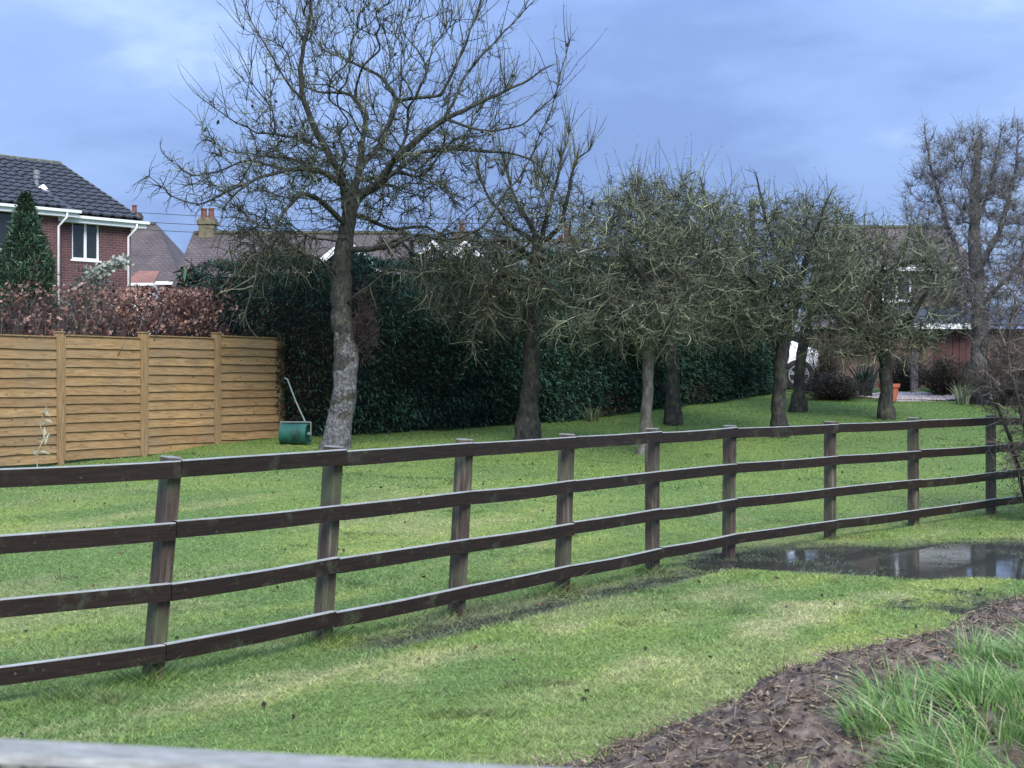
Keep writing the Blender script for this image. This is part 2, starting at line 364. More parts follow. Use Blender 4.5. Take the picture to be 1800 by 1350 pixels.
M['bark_hero'] = mk_bark('grey_apple_bark', (0.022, 0.022, 0.024), (0.115, 0.116, 0.122), (0.27, 0.27, 0.285), (0.07, 0.073, 0.066), (0.58, 0.70), scale=1.5, sz=0.85)
M['bark_limb'] = mk_bark('mossy_limb_bark', (0.013, 0.013, 0.012), (0.042, 0.043, 0.039), (0.115, 0.116, 0.104), (0.070, 0.078, 0.042), (0.52, 0.68), scale=1.6)
M['bark_dark'] = mk_bark('dark_apple_bark', (0.012, 0.012, 0.011), (0.032, 0.031, 0.029), (0.078, 0.076, 0.068), (0.072, 0.082, 0.050), (0.52, 0.68))
M['bark_grey'] = mk_bark('pale_flaking_bark', (0.045, 0.04, 0.035), (0.12, 0.11, 0.10), (0.25, 0.24, 0.215), (0.10, 0.10, 0.065))
M['bark_birch'] = mk_bark('birch_bark', (0.04, 0.038, 0.042), (0.10, 0.095, 0.10), (0.19, 0.18, 0.185), (0.08, 0.085, 0.06))
M['twig'] = vcol('twig_bark', 0.8, 0.2, 0, 0.5, 6)
M['leaf'] = vcol('leaf', 0.6, 0.3, 0.25, 0.3, 20)
M['conifer'] = vcol('conifer_foliage', 0.75, 0.15, 0.1, 0.45, 3.5)
M['grass'] = vcol('grass_blade', 0.42, 0.5, 0.3, 0.15, 25)
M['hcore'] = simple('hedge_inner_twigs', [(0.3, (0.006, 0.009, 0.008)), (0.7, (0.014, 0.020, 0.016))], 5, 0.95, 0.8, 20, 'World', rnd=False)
def mk_ground():
    m, nt, b = material('turf'); a = node(nt, 'ShaderNodeVertexColor', layer_name='Col'); v = coords(nt, 'World')
    n = ramp_n(nt, noise_n(nt, v, 26, 6, 0.7), [(0.3, 0.35), (0.7, 1.3)]); nt.links.new(mix_n(nt, 1.0, a.outputs[0], n, 'MULTIPLY'), b.inputs['Base Color'])
    b.inputs['Roughness'].default_value = 0.9; b.inputs['Specular IOR Level'].default_value = 0.15; bump_n(nt, b, noise_n(nt, v, 45, 5, 0.7), 0.8, 0.02); return m
M['ground'] = mk_ground()
def mk_water():
    m, nt, b = material('puddle_water'); v = coords(nt, 'World', rnd=False); b.inputs['Base Color'].default_value = (0.040, 0.041, 0.034, 1)
    b.inputs['Roughness'].default_value = 0.06; b.inputs['IOR'].default_value = 1.33; b.inputs['Specular IOR Level'].default_value = 0.36; bump_n(nt, b, noise_n(nt, v, 7, 3), 0.05, 0.01); return m
M['water'] = mk_water()
M['soil'] = simple('wet_rotted_compost', [(0.3, (0.020, 0.013, 0.011)), (0.48, (0.095, 0.066, 0.050)), (0.70, (0.24, 0.18, 0.135))], 14, 0.75, 1.0, 40, 'World', bdist=0.03, rnd=False, detail=8)
M['clod'] = vcol('compost_crumb', 0.75, 0.35, 0, 0.5, 60)
M['gravel'] = simple('pink_gravel_base', [(0.3, (0.19, 0.15, 0.15)), (0.7, (0.38, 0.32, 0.31))], 30, 0.85, 0.8, 80, 'World', rnd=False)
M['pebble'] = vcol('pebble', 0.7, 0.4, 0, 0.2, 40)

# ------------------------------------------------------------------ ground sheet
def lawn_col(x, y):
    """turf pigment: greens, straw-coloured worn strips, mossy and muddy patches"""
    x = np.asarray(x, float); y = np.asarray(y, float); n = len(x)
    a = 0.56; c, s = math.cos(a), math.sin(a); u = x*s+y*c; v = x*c-y*s      # u runs along the fence
    g1 = fbm(x*0.55+3, y*0.55, 4); g2 = fbm(u*0.35, v*1.7+5, 4); g3 = fbm(x*4, y*4, 3)
    green = np.array([0.178, 0.255, 0.058]); deep = np.array([0.132, 0.210, 0.054]); lime = np.array([0.255, 0.310, 0.076]); straw = np.array([0.44, 0.400, 0.205]); moss = np.array([0.085, 0.12, 0.055])
    t = sm((g1-0.36)/0.3)[:, None]; col = deep*(1-t)+green*t
    t = (sm((g2-0.45)/0.22)*(1-sm((y-13)/7)*0.85)*(0.35+0.65*sm((g3-0.25)/0.4)))[:, None]; col = col*(1-t)+lime*t
    # worn straw strips in front of the fence
    def strip(x0, y0, x1, y1, wid):
        L2 = (x1-x0)**2+(y1-y0)**2; k = np.clip(((x-x0)*(x1-x0)+(y-y0)*(y1-y0))/L2, 0, 1)
        d = np.hypot(x-x0-k*(x1-x0), y-y0-k*(y1-y0))+(fbm(x*2.2, y*2.2, 3)-0.5)*wid*2.4
        return sm(1-d/wid)*sm(fbm(u*0.9+2, v*3, 3)*2.6-0.72)
    t = np.clip(0.75*strip(-2.0, 6.2, 1.7, 10.4, 0.34)+0.6*strip(-0.3, 6.6, 2.6, 10.2, 0.30)+0.5*strip(-1.9, 7.0, -0.5, 8.3, 0.2)+0.45*strip(1.4, 9.0, 2.6, 10.5, 0.3), 0, 1)*(0.4+0.6*g3)
    col = col*(1-t[:, None])+straw*t[:, None]
    t = (sm((fbm(u*0.6+9, v*1.6+3, 4)-0.52)/0.14)*0.45*sm((22-y)/8)*(0.3+0.7*g3))[:, None]; col = col*(1-t)+straw*0.8*t
    # wet, mossy, muddy ground along the dips
    d = dips(x, y); t = (sm(d/0.03)*0.75*(0.35+0.65*sm((g3-0.2)/0.4)))[:, None]; col = col*(1-t)+np.array([0.095, 0.110, 0.075])*t
    t = sm((y-20)/9)[:, None]; col = col*(1-t)+np.array([0.105, 0.182, 0.040])*t*(0.75+0.5*g1[:, None])
    return col
def build_ground():
    yb = [-60, -25, -10, -4, 0, 2, 4, 5.0]; y = 5.0
    while y < 15: y += 0.06+0.004*(y-5); yb.append(y)
    while y < 45: y += 0.14+0.012*(y-15); yb.append(y)
    while y < 4000: y *= 1.35; yb.append(y)
    xb = []; x = 0.0
    while x < 9: xb.append(x); x += 0.065+0.009*x
    while x < 20: xb.append(x); x += 0.35
    while x < 4000: xb.append(x); x *= 1.4
    xs = np.array([-v for v in xb[::-1][:-1]]+xb); ys = np.array(yb)
    X, Y = np.meshgrid(xs, ys); X = X.ravel(); Y = Y.ravel(); Z = G(X, Y)
    nx = len(xs); ny = len(ys); i = np.arange(ny-1)[:, None]*nx+np.arange(nx-1)[None, :]
    Fq = np.stack([i, i+1, i+nx+1, i+nx], -1).reshape(-1, 4)
    col = lawn_col(X, Y)*0.85+np.array([0.012, 0.009, 0.006])
    wet = sm((dips(X, Y)-0.018)/0.04)[:, None]; col = col*(1-wet)+np.array([0.072, 0.074, 0.056])*wet
    o = mesh_np('lawn_ground', np.stack([X, Y, Z], 1), Fq, M['ground'], col=col, smooth=True); tag(o, kind='structure')
build_ground()
# puddle: one level sheet of water that shows where the ground dips below it
def build_water():
    nx, ny = 40, 20; mb = MB(); mb.add([(-1.0, 7.6, -0.022), (8.6, 7.6, -0.022), (8.6, 14.4, -0.022), (-1.0, 14.4, -0.022)], [(0, 1, 2, 3)])
    tag(mb.build('puddle', M['water']), kind='structure')
build_water()

# ------------------------------------------------------------------ lawn blades
def blades(x, y, z, h, wd, lean, col, name, seg=1, lowcol=0.6, mat='grass', extra=None):
    n = len(x); a = rng.random(n)*2*np.pi; b = rng.random(n)*2*np.pi
    dx, dy = np.cos(a)*wd/2, np.sin(a)*wd/2; lx, ly = np.cos(b)*lean*h, np.sin(b)*lean*h
    if extra is not None: lx = lx+extra[0]*h; ly = ly+extra[1]*h
    rows = []; cols = []
    for k in range(seg+1):
        t = k/seg; cx = x+lx*t**1.8; cy = y+ly*t**1.8; cz = z+h*(t-0.35*np.clip(np.hypot(lx, ly)/h, 0, 1)*t**2.5); w = (1-t)**0.7
        cc = col*(lowcol+(1-lowcol)*t**0.6) if False else col
        if k < seg:
            rows += [np.stack([cx-dx*w, cy-dy*w, cz], 1), np.stack([cx+dx*w, cy+dy*w, cz], 1)]; cols += [cc, cc]
        else: rows.append(np.stack([cx, cy, cz], 1)); cols.append(cc)
    m = 2*seg+1; V = np.stack(rows, 1).reshape(-1, 3); C = np.stack(cols, 1).reshape(-1, 3); base = np.arange(n)*m
    Fs = []
    for k in range(seg-1): Fs.append(np.stack([base+2*k, base+2*k+1, base+2*k+3, base+2*k+2], 1))
    Ft = np.stack([base+2*seg-2, base+2*seg-1, base+2*seg], 1)
    return mesh_np(name, V, ([np.concatenate(Fs)] if Fs else [])+[Ft], M[mat], col=C)
def scatter(y0, y1, dens, pad=0.7):
    xm = y1*0.352+pad; n = int((y1-y0)*2*xm*dens); x = (rng.random(n)*2-1)*xm; y = y0+rng.random(n)*(y1-y0)
    k = np.abs(x) < y*0.352+pad; return x[k], y[k]
def build_lawn():
    X = []; Y = []; H = []; Wd = []
    for (a, b, d, h, w) in ((5.4, 7, 10000, 0.044, 0.0056), (7, 9, 7000, 0.042, 0.0064), (9, 12, 4200, 0.038, 0.0078), (12, 17, 2300, 0.03, 0.010), (17, 25, 1100, 0.032, 0.015), (25, 37, 380, 0.034, 0.022)):
        x, y = scatter(a, b, d); X.append(x); Y.append(y); H.append(np.full(len(x), h)); Wd.append(np.full(len(x), w))
    x = np.concatenate(X); y = np.concatenate(Y); h = np.concatenate(H); wd = np.concatenate(Wd)
    d = dips(x, y); w = bank_w(x, y)
    keep = (rng.random(len(x)) > sm((d-0.018)/0.045)*(0.80+0.17*(d > 0.055))) & ((w < 0.02+0.1*rng.random(len(x))) | (y > 12)) & (rng.random(len(x)) < 0.35+0.9*fbm(x*3.1, y*3.1, 3))
    # hedge side and the beds stay bare
    x, y, h, wd = x[keep], y[keep], h[keep], wd[keep]
    tuft = fbm(x*1.6+40, y*1.6, 3); h = 0.72*h*(0.5+0.8*rng.random(len(x)))*(0.5+1.0*tuft)
    # longer tufts left by the mower along the fence foot
    t = np.clip((x+1.79)/3.69, -0.4, 1); fx = -1.79+3.69*t; fy = 7.58+5.46*t; e = np.hypot(x-fx, y-fy); h = h*(1+1.5*sm(1-e/0.4)*fbm(x*3, y*3+8, 2))
    # rank tufts missed by the mower round posts and trunks, and odd weeds
    for (ax, ay, ar) in [(q[0], q[1], 0.22) for q in FP]+[(o.location.x, o.location.y, 0.42) for o in bpy.data.objects if o.get('category') == 'tree' and o.parent is None]:
        h = h*(1+2.6*sm(1-np.hypot(x-ax, y-ay)/ar))
    weed = sm((vnoise(x*2.7+60, y*2.7+9)-0.80)/0.12); h = h*(1+1.1*weed)
    col = lawn_col(x, y)*(1-0.35*weed[:, None])*(0.60+0.95*rng.random((len(x), 1)))*1.12*(0.78+0.44*fbm(x*9, y*9, 2))[:, None]
    dry = rng.random(len(x)) < 0.06; col[dry] = np.array([0.26, 0.23, 0.11])*(0.6+0.6*rng.random((dry.sum(), 1)))
    tag(blades(x, y, G(x, y)-0.003, h, wd, 0.95, col, 'lawn_grass'), 'short wet green lawn grass with straw coloured worn strips', 'grass', kind='stuff')

# ------------------------------------------------------------------ post and rail fence
def fence_points():
    a, b, c = np.array([-1.79, 7.58]), np.array([1.90, 13.04]), np.array([5.50, 17.0]); pts = [np.array([-4.25, 5.45]), np.array([-3.03, 6.5])]
    pxs = [268, 566, 802, 988, 1147, 1281]
    for p in pxs:                                       # meet the straight fence line at each post's pixel column
        k = (p-CX)/F; t = (k*a[1]-a[0])/((b-a)[0]-k*(b-a)[1]); pts.append(a+(b-a)*t)
    for p in (1459, 1606, 1742, 1850):
        k = (p-CX)/F; t = (k*b[1]-b[0])/((c-b)[0]-k*(c-b)[1]); pts.append(b+(c-b)*t)
    return pts
FP = fence_points()
def build_field_fence():
    t = thing('post_and_rail_fence', 'dark brown four-rail post and rail fence running across the lawn', 'fence', (FP[1][0], FP[1][1], 0))
    leanx = [0.03, 0.06, 0.085, 0.068, 0.042, 0.028, 0.0, 0.0, 0.01, 0.0, 0.0, 0.0]
    RZ = [1.128, 0.816, 0.508, 0.198]; RH, RT = 0.088, 0.04
    n = len(FP); off = []
    for i, p in enumerate(FP):
        d = FP[min(i+1, n-1)]-FP[max(i-1, 0)]; d = d/np.linalg.norm(d); nrm = np.array([d[1], -d[0]])         # towards the camera side
        ang = math.atan2(d[1], d[0]); wx, wy = 0.038, 0.05
        top = 1.153+random.uniform(-0.008, 0.008); zb = float(G(p[0], p[1]))-0.12
        mb = MB(); mb.box(-wx, wx, -wy, wy, zb, top)
        # bevelled, slightly out of true
        o = mb.build('post', M['post'], t, bevel=0.006)
        o.location = (p[0]-t.location.x, p[1]-t.location.y, 0); o.rotation_euler = (random.uniform(-0.012, 0.012), 0, ang+random.uniform(-0.05, 0.05))
        o.rotation_euler = (Matrix.Rotation(leanx[i], 3, 'Y') @ o.rotation_euler.to_matrix()).to_euler()
        off.append((p, nrm, wy, leanx[i]))
    for i in range(n-1):
        for k, rz in enumerate(RZ):
            pts = []
            for j, (p, nrm, wy, ln) in ((0, off[i]), (1, off[i+1])):
                q = p+nrm*(wy+RT/2+0.002); pts.append(Vector((q[0]+ln*rz, q[1], rz-RH/2+random.uniform(-0.006, 0.006)+(0.0 if j else 0.0))))
            A, B = pts
            if i > 0: A = A+Vector((0, 0, 0))
            d = (B-A); L = d.length; d.normalize()
            mb = MB(); S = 8; v = []; f = []; bw_ = random.uniform(-0.010, 0.003)
            for s in range(S+1):
                x = 0.001+(L-0.002)*s/S; bow = bw_*math.sin(math.pi*s/S)
                hh = RH/2*random.uniform(0.985, 1.01); tt = RT/2*random.uniform(0.97, 1.01)
                for (yy, zz) in ((-tt, -hh), (tt, -hh), (tt, hh-0.004), (tt-0.005, hh), (-tt+0.005, hh), (-tt, hh-0.005)): v.append((x, yy, zz+bow))
            for s in range(S):
                for q in range(6): f.append((s*6+q, s*6+(q+1) % 6, s*6+6+(q+1) % 6, s*6+6+q))
            f.append(tuple(range(6))); f.append(tuple(range(S*6, S*6+6))); mb.add(v, f)
            o = mb.build('rail', M['rail'], t)
            yaw = math.atan2(d.y, d.x); pit = -math.asin(d.z); o.location = A-t.location; o.rotation_euler = (random.uniform(-0.03, 0.03), pit, yaw)
build_field_fence()

def build_near_fence():
    A = Vector((-3.2, 2.015, 1.15)); B = Vector((2.2, 0.907, 1.15)); d = B-A; L = d.length; ang = math.atan2(d.y, d.x)
    t = thing('fence_rail', 'blurred lichen-spotted top rail close to the camera along the bottom edge', 'rail', (A.x, A.y, 0), ang)
    m, nt, b = material('pale_lichened_wood'); v = coords(nt, 'World'); g = noise_n(nt, coords(nt, 'Object', (2, 20, 20)), 6, 6)
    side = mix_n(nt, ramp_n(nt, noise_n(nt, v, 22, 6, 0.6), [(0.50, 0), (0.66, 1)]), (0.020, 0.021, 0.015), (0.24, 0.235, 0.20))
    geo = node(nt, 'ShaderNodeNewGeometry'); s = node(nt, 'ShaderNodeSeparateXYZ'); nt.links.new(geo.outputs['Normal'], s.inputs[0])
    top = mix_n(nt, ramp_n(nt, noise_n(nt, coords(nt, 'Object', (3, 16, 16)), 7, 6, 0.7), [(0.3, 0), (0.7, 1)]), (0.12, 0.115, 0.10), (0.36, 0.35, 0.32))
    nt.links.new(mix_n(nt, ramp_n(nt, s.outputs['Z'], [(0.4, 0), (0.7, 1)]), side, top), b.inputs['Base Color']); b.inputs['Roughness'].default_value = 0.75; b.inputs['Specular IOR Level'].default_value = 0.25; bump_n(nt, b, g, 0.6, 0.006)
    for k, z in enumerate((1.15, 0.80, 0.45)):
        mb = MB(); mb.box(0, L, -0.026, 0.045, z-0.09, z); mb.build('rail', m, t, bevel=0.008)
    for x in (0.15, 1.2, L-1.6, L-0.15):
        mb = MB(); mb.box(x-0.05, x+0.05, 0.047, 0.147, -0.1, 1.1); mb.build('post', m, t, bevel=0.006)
build_near_fence()

# ------------------------------------------------------------------ timber panel fence
def build_panel_fence():
    a = np.array([-6.31, 20.6]); b = np.array([-3.90, 24.9]); d = (b-a)/np.linalg.norm(b-a); sp = np.linalg.norm(b-a)/3; ang = math.atan2(d[1], d[0])
    o0 = a-d*sp; z0 = [0.40, 0.43, 0.44, 0.455, 0.485]
    t = thing('panel_fence', 'honey brown lap-board panel fence with pale posts on the left of the lawn', 'fence', (o0[0], o0[1], 0), ang)
    tops = [2.18, 2.19, 2.235, 2.275, 2.32]
    for i in range(5):
        x = i*sp; p = o0+d*x; zb = float(G(p[0], p[1])); wd = 0.05
        mb = MB(); mb.box(x-wd, x+wd, -0.055, 0.045, zb-0.1, tops[i]+0.03); po = mb.build('post', M['softpost'], t, bevel=0.004)
        mb = MB(); mb.box(x-0.062, x+0.062, -0.067, 0.057, tops[i]+0.031, tops[i]+0.05); mb.build('cap', M['softpost'], po, bevel=0.004)
    # board shapes with wavy waney edges
    bw = sp-0.11
    variants = []
    for q in range(6):
        v = []; f = []; S = 7; wv = (random.uniform(0.0, 0.005), random.uniform(0, 6))
        for s in range(S+1):
            x = bw*s/S; low = -0.085+random.uniform(-0.004, 0.003)+wv[0]*math.sin(s*1.1+wv[1]); hi = 0.080+random.uniform(-0.003, 0.003)
            v += [(x, -0.034, low), (x, -0.020, low-0.001), (x, 0.004, hi), (x, -0.006, hi)]
        for s in range(S):
            for k in range(4): f.append((s*4+k, s*4+(k+1) % 4, s*4+4+(k+1) % 4, s*4+4+k))
        f += [(0, 1, 2, 3), (S*4, S*4+1, S*4+2, S*4+3)]
        variants.append(MB().add(v, f).build('board', M['board'], link=False))
    for i in range(4):
        x = i*sp+0.055; zt = (tops[i]+tops[i+1])/2-0.01; p = o0+d*(x+bw/2); zb = min(z0[i], z0[i+1])+0.02; slope = math.atan2(tops[i+1]-tops[i], sp)
        mb = MB()
        for xx in (0.0, bw/2-0.02, bw-0.04): mb.box(xx, xx+0.04, 0.006, 0.03, zb-zt, -0.02)
        mb.box(0, bw, -0.030, 0.034, -0.018, 0.0)
        pan = mb.build('panel', M['softpost'], t); pan.location = (x, 0, zt)
        nb = 13; step = (zt-zb-0.06)/nb
        for k in range(nb):
            o = obj('board', variants[random.randrange(6)], pan)
            o.location = (0, -0.003, -0.105-step*k+random.uniform(-0.004, 0.004)); o.rotation_euler = (0, random.uniform(-0.004, 0.004), 0)
        for xx in ((bw-0.035, bw) if i == 3 else ()):
            pass
        for xx in (0.002, bw-0.024):
            mb = MB(); mb.box(xx, xx+0.022, -0.05, -0.037, zb-zt, -0.019); mb.build('edge_batten', M['softpost'], pan)
    # dried stalk leaning on the first panel
    return t
build_panel_fence()

# ------------------------------------------------------------------ trees
def chain_mesh(acc, P, rr, jit, thick):
    rmax = rr.max(); n = 12 if rmax > 0.12 else 8 if rmax > 0.05 else 5 if rmax > 0.02 else 3
    # smooth resample
    if len(P) > 2:
        L = np.concatenate([[0], np.cumsum(np.linalg.norm(np.diff(P, axis=0), axis=1))]); m = max(3, min(60, int(L[-1]/max(0.06, rmax*0.6))+1)); s = np.linspace(0, L[-1], m)
        Q = np.stack([np.interp(s, L, P[:, k]) for k in range(3)], 1)
        for _ in range(2): Q[1:-1] = 0.5*Q[1:-1]+0.25*(Q[:-2]+Q[2:])
        rr = np.interp(s, L, rr); P = Q
    P = P+(rng.random(P.shape)-0.5)*(rr[:, None]*0.25); P[0] = P[0]
    if rmax > 0.07:
        rr = rr*(1+0.22*(vnoise3(P*7.0)-0.5))
    acc.add(*tube1(P, rr, n, jit))
class Tree:
    def __init__(s): s.p = []; s.par = []; s.dirv = []; s.fix = []
    def add(s, p, par, fix=0.0):
        p = np.array(p, float); s.p.append(p); s.par.append(par); s.fix.append(fix)
        d = p-s.p[par] if par >= 0 else np.array([0, 0, 1.0]); nn = np.linalg.norm(d); s.dirv.append(d/nn if nn > 1e-6 else s.dirv[par] if par >= 0 else np.array([0, 0, 1.0])); return len(s.p)-1
    def line(s, pts, par, radii=None, step=0.25):
        """polyline of world points from node par (skipping the first when par>=0)"""
        idx = par; out = []
        for k, q in enumerate(pts):
            q = np.array(q, float); r = radii[k] if radii is not None else 0.0
            if idx < 0: idx = s.add(q, -1, r); out.append(idx); continue
            p0 = s.p[idx]; r0 = (r*1.3 if (k == 0 and par >= 0) else s.fix[idx]) or r; L = np.linalg.norm(q-p0); m = max(1, int(L/step))
            for j in range(1, m+1):
                t = j/m; pt = p0+(q-p0)*t+(rng.random(3)-0.5)*0.05*(0 if j == m else 1); idx = s.add(pt, idx, (r0+(r-r0)*t) if r else 0.0); out.append(idx)
        return out
    def nearest(s, q):
        return int(np.argmin(np.linalg.norm(np.array(s.p)-np.array(q), axis=1)))
    def colonise(s, A, start, wpath=0.3, curve=0.35, step=0.18, wob=0.05):
        """join each attraction point to the growing skeleton"""
        n0 = len(s.p); cap = n0+len(A)*30; P = np.zeros((cap, 3)); D = np.zeros((cap, 3)); PL = np.full(cap, 1e9); cnt = n0
        P[:n0] = s.p; D[:n0] = s.dirv
        pl = [0.0]*n0
        for i in range(n0):
            if s.par[i] >= 0: pl[i] = pl[s.par[i]]+np.linalg.norm(P[i]-P[s.par[i]])
        ok = set(start); PL[:n0] = [pl[i] if i in ok else 1e9 for i in range(n0)]
        c = P[list(start)].mean(0); A = A[np.argsort(np.linalg.norm(A-c, axis=1))]
        for a in A:
            dv = a-P[:cnt]; dist = np.linalg.norm(dv, axis=1); al = (dv*D[:cnt]).sum(1)/(dist+1e-6)
            cost = dist*(1.0+0.45*(al < -0.1)+0.15*(1-al))+wpath*PL[:cnt]; k = int(np.argmin(cost)); L = dist[k]
            if L < 0.03: continue
            m = max(1, int(L/step)); ctl = P[k]+D[k]*L*curve; prev = k
            for j in range(1, m+1):
                t = j/m; pt = (1-t)**2*P[k]+2*t*(1-t)*ctl+t*t*a+(rng.random(3)-0.5)*wob*(0 if j == m else 1)
                i = s.add(pt, prev); P[cnt] = pt; D[cnt] = s.dirv[i]; PL[cnt] = PL[prev]+np.linalg.norm(pt-P[prev]); prev = i; cnt += 1
                if cnt >= cap-2: return
    def radii(s, rtip, expo, scale_to=None):
        n = len(s.p); c = np.zeros(n); nch = np.zeros(n, int)
        for i in range(n-1, -1, -1):
            if c[i] == 0: c[i] = 1.0
            if s.par[i] >= 0: c[s.par[i]] += c[i]; nch[s.par[i]] += 1
        # subtract the per-node growth so only tips count
        r = rtip*c**(1/expo); f = np.array(s.fix)
        if scale_to: r = rtip+(r-rtip)*scale_to/r.max()
        return np.where(f > 0, np.maximum(f, 0), r), c
    def chains(s, cnt):
        n = len(s.p); kids = [[] for _ in range(n)]
        for i, p in enumerate(s.par):
            if p >= 0: kids[p].append(i)
        out = []; stack = [i for i in range(n) if s.par[i] < 0]; starts = [(i, None) for i in stack]
        while starts:
            i, p = starts.pop(); ch = [] if p is None else [p]
            while True:
                ch.append(i); k = kids[i]
                if not k: break
                k = sorted(k, key=lambda q: -cnt[q]); starts += [(q, i) for q in k[1:]]; i = k[0]
            out.append(ch)
        return out
def make_twigs(acc, base, dirs, length, r0, up, droop, pts=5, wig=0.12, cols=None):
    """curved twigs: base (T,3), dirs (T,3), length (T,)"""
    T = len(base); d = dirs/(np.linalg.norm(dirs, axis=1)[:, None]+1e-9); P = np.zeros((T, pts, 3)); P[:, 0] = base; st = (length/(pts-1))[:, None]
    for k in range(1, pts):
        P[:, k] = P[:, k-1]+d*st; d = d+rng.normal(size=(T, 3))*wig; d[:, 2] += (up-droop)*0.5 if np.isscalar(up) else ((up-droop)*0.5)
        d /= np.linalg.norm(d, axis=1)[:, None]
    Rr = r0[:, None]*np.linspace(1, 0.4, pts)[None]; V, Fq, Ft, nv = tube_batch(P, Rr, 3)
    c = None if cols is None else np.repeat(cols, nv, axis=0)
    acc.add(V, Fq, c, Ft); return P
TW = np.array([[0.046, 0.050, 0.036], [0.092, 0.104, 0.070], [0.160, 0.180, 0.115], [0.28, 0.30, 0.19]])
def twig_cols(n, pal=TW, pw=(0.38, 0.34, 0.2, 0.08)):
    return pal[rng.choice(len(pal), n, p=pw)]*(0.75+0.5*rng.random((n, 1)))
def finish_tree(t, tr, rtip, expo, trunk_r, barkmat, twspec, centre, limbmat=None, split_r=None, pal=TW, pw=(0.38, 0.34, 0.2, 0.08), minr=0.006):
    rad, cnt = tr.radii(rtip, expo, trunk_r); P = np.array(tr.p); A1 = Acc(); A2 = Acc()
    for ch in tr.chains(cnt):
        q = P[ch]; rr = rad[ch].copy()
        if len(ch) > 1: rr[0] = min(rr[0], rr[1]*1.25)
        if tr.par[ch[0]] < 0 and len(ch) > 3:
            q = q.copy(); q[0, 2] -= 0.06
        if rr.max() < 0.021:
            tmp = Acc(); chain_mesh(tmp, q, np.maximum(rr, minr), 0.12, rr.max())
            for V_, F_ in zip(tmp.v, tmp.q): A2.add(V_, F_, twig_cols(1, pal, pw)[0])
        else: chain_mesh(A1, q, np.maximum(rr, minr), 0.12, rr.max())
    A1.build('trunk', barkmat, t, smooth=True)
    D = np.array(tr.dirv); c = np.array(centre)
    for sp in twspec:
        sel = np.where((rad < sp.get('rmax', 0.03)) & (rad >= sp.get('rmin', 0)) & sp['where'](P))[0]
        if len(sel) == 0: continue
        n = sp['n']; b = rng.choice(sel, n); rd = rng.normal(size=(n, 3)); rd /= np.linalg.norm(rd, axis=1)[:, None]
        out = P[b]-c; out /= np.linalg.norm(out, axis=1)[:, None]+1e-6
        d = rd*sp.get('rand', 0.8)*1.25+D[b]*sp.get('fwd', 0.2)+out*sp.get('out', 0.5)*0.6+np.array([0, 0, 1.0])*sp.get('up', 0.0)
        ln = sp['len']*(0.4+0.9*rng.random(n)**1.3); r0 = sp['r']*(0.8+0.5*rng.random(n))
        Q = make_twigs(A2, P[b]+(rng.random((n, 3))-0.5)*0.02, d, ln, r0, sp.get('bend', 0.0), 0.0, sp.get('pts', 5), sp.get('wig', 0.30), twig_cols(n, pal, pw))
        for _ in range(sp.get('spurs', 0)):
            k = rng.integers(1, Q.shape[1], n); f = rng.random(n)[:, None]; bb = Q[np.arange(n), k]*f+Q[np.arange(n), k-1]*(1-f)
            dd = rng.normal(size=(n, 3))*1.0+(Q[np.arange(n), k]-Q[np.arange(n), k-1])/(ln[:, None]/3)*0.6+np.array([0, 0, sp.get('bend', 0)*1.2])
            make_twigs(A2, bb, dd, sp.get('spur_len', 0.12)*(0.4+rng.random(n)), r0*0.7, sp.get('bend', 0.0), 0, 2, 0.25, twig_cols(n, pal, pw))
    cr = A2.build('crown', M['twig'], t); cr['kind'] = 'stuff'
    return rad, cnt, P
def ell(n, px, py, rx, ry, Y, ry_m, power=2.2, zmin=None):
    c = np.array(W(px, py, Y)); s = Y/F; u = rng.normal(size=(n, 3)); u /= np.linalg.norm(u, axis=1)[:, None]; r = rng.random(n)**(1/power)
    return c+u*r[:, None]*np.array([rx*s, ry_m, ry*s])
def trunk_line(tr, pix, Y, radii, dy=None):
    return tr.line([W(x, y, Y+(dy[k] if dy else 0)) for k, (x, y) in enumerate(pix)], -1, radii)

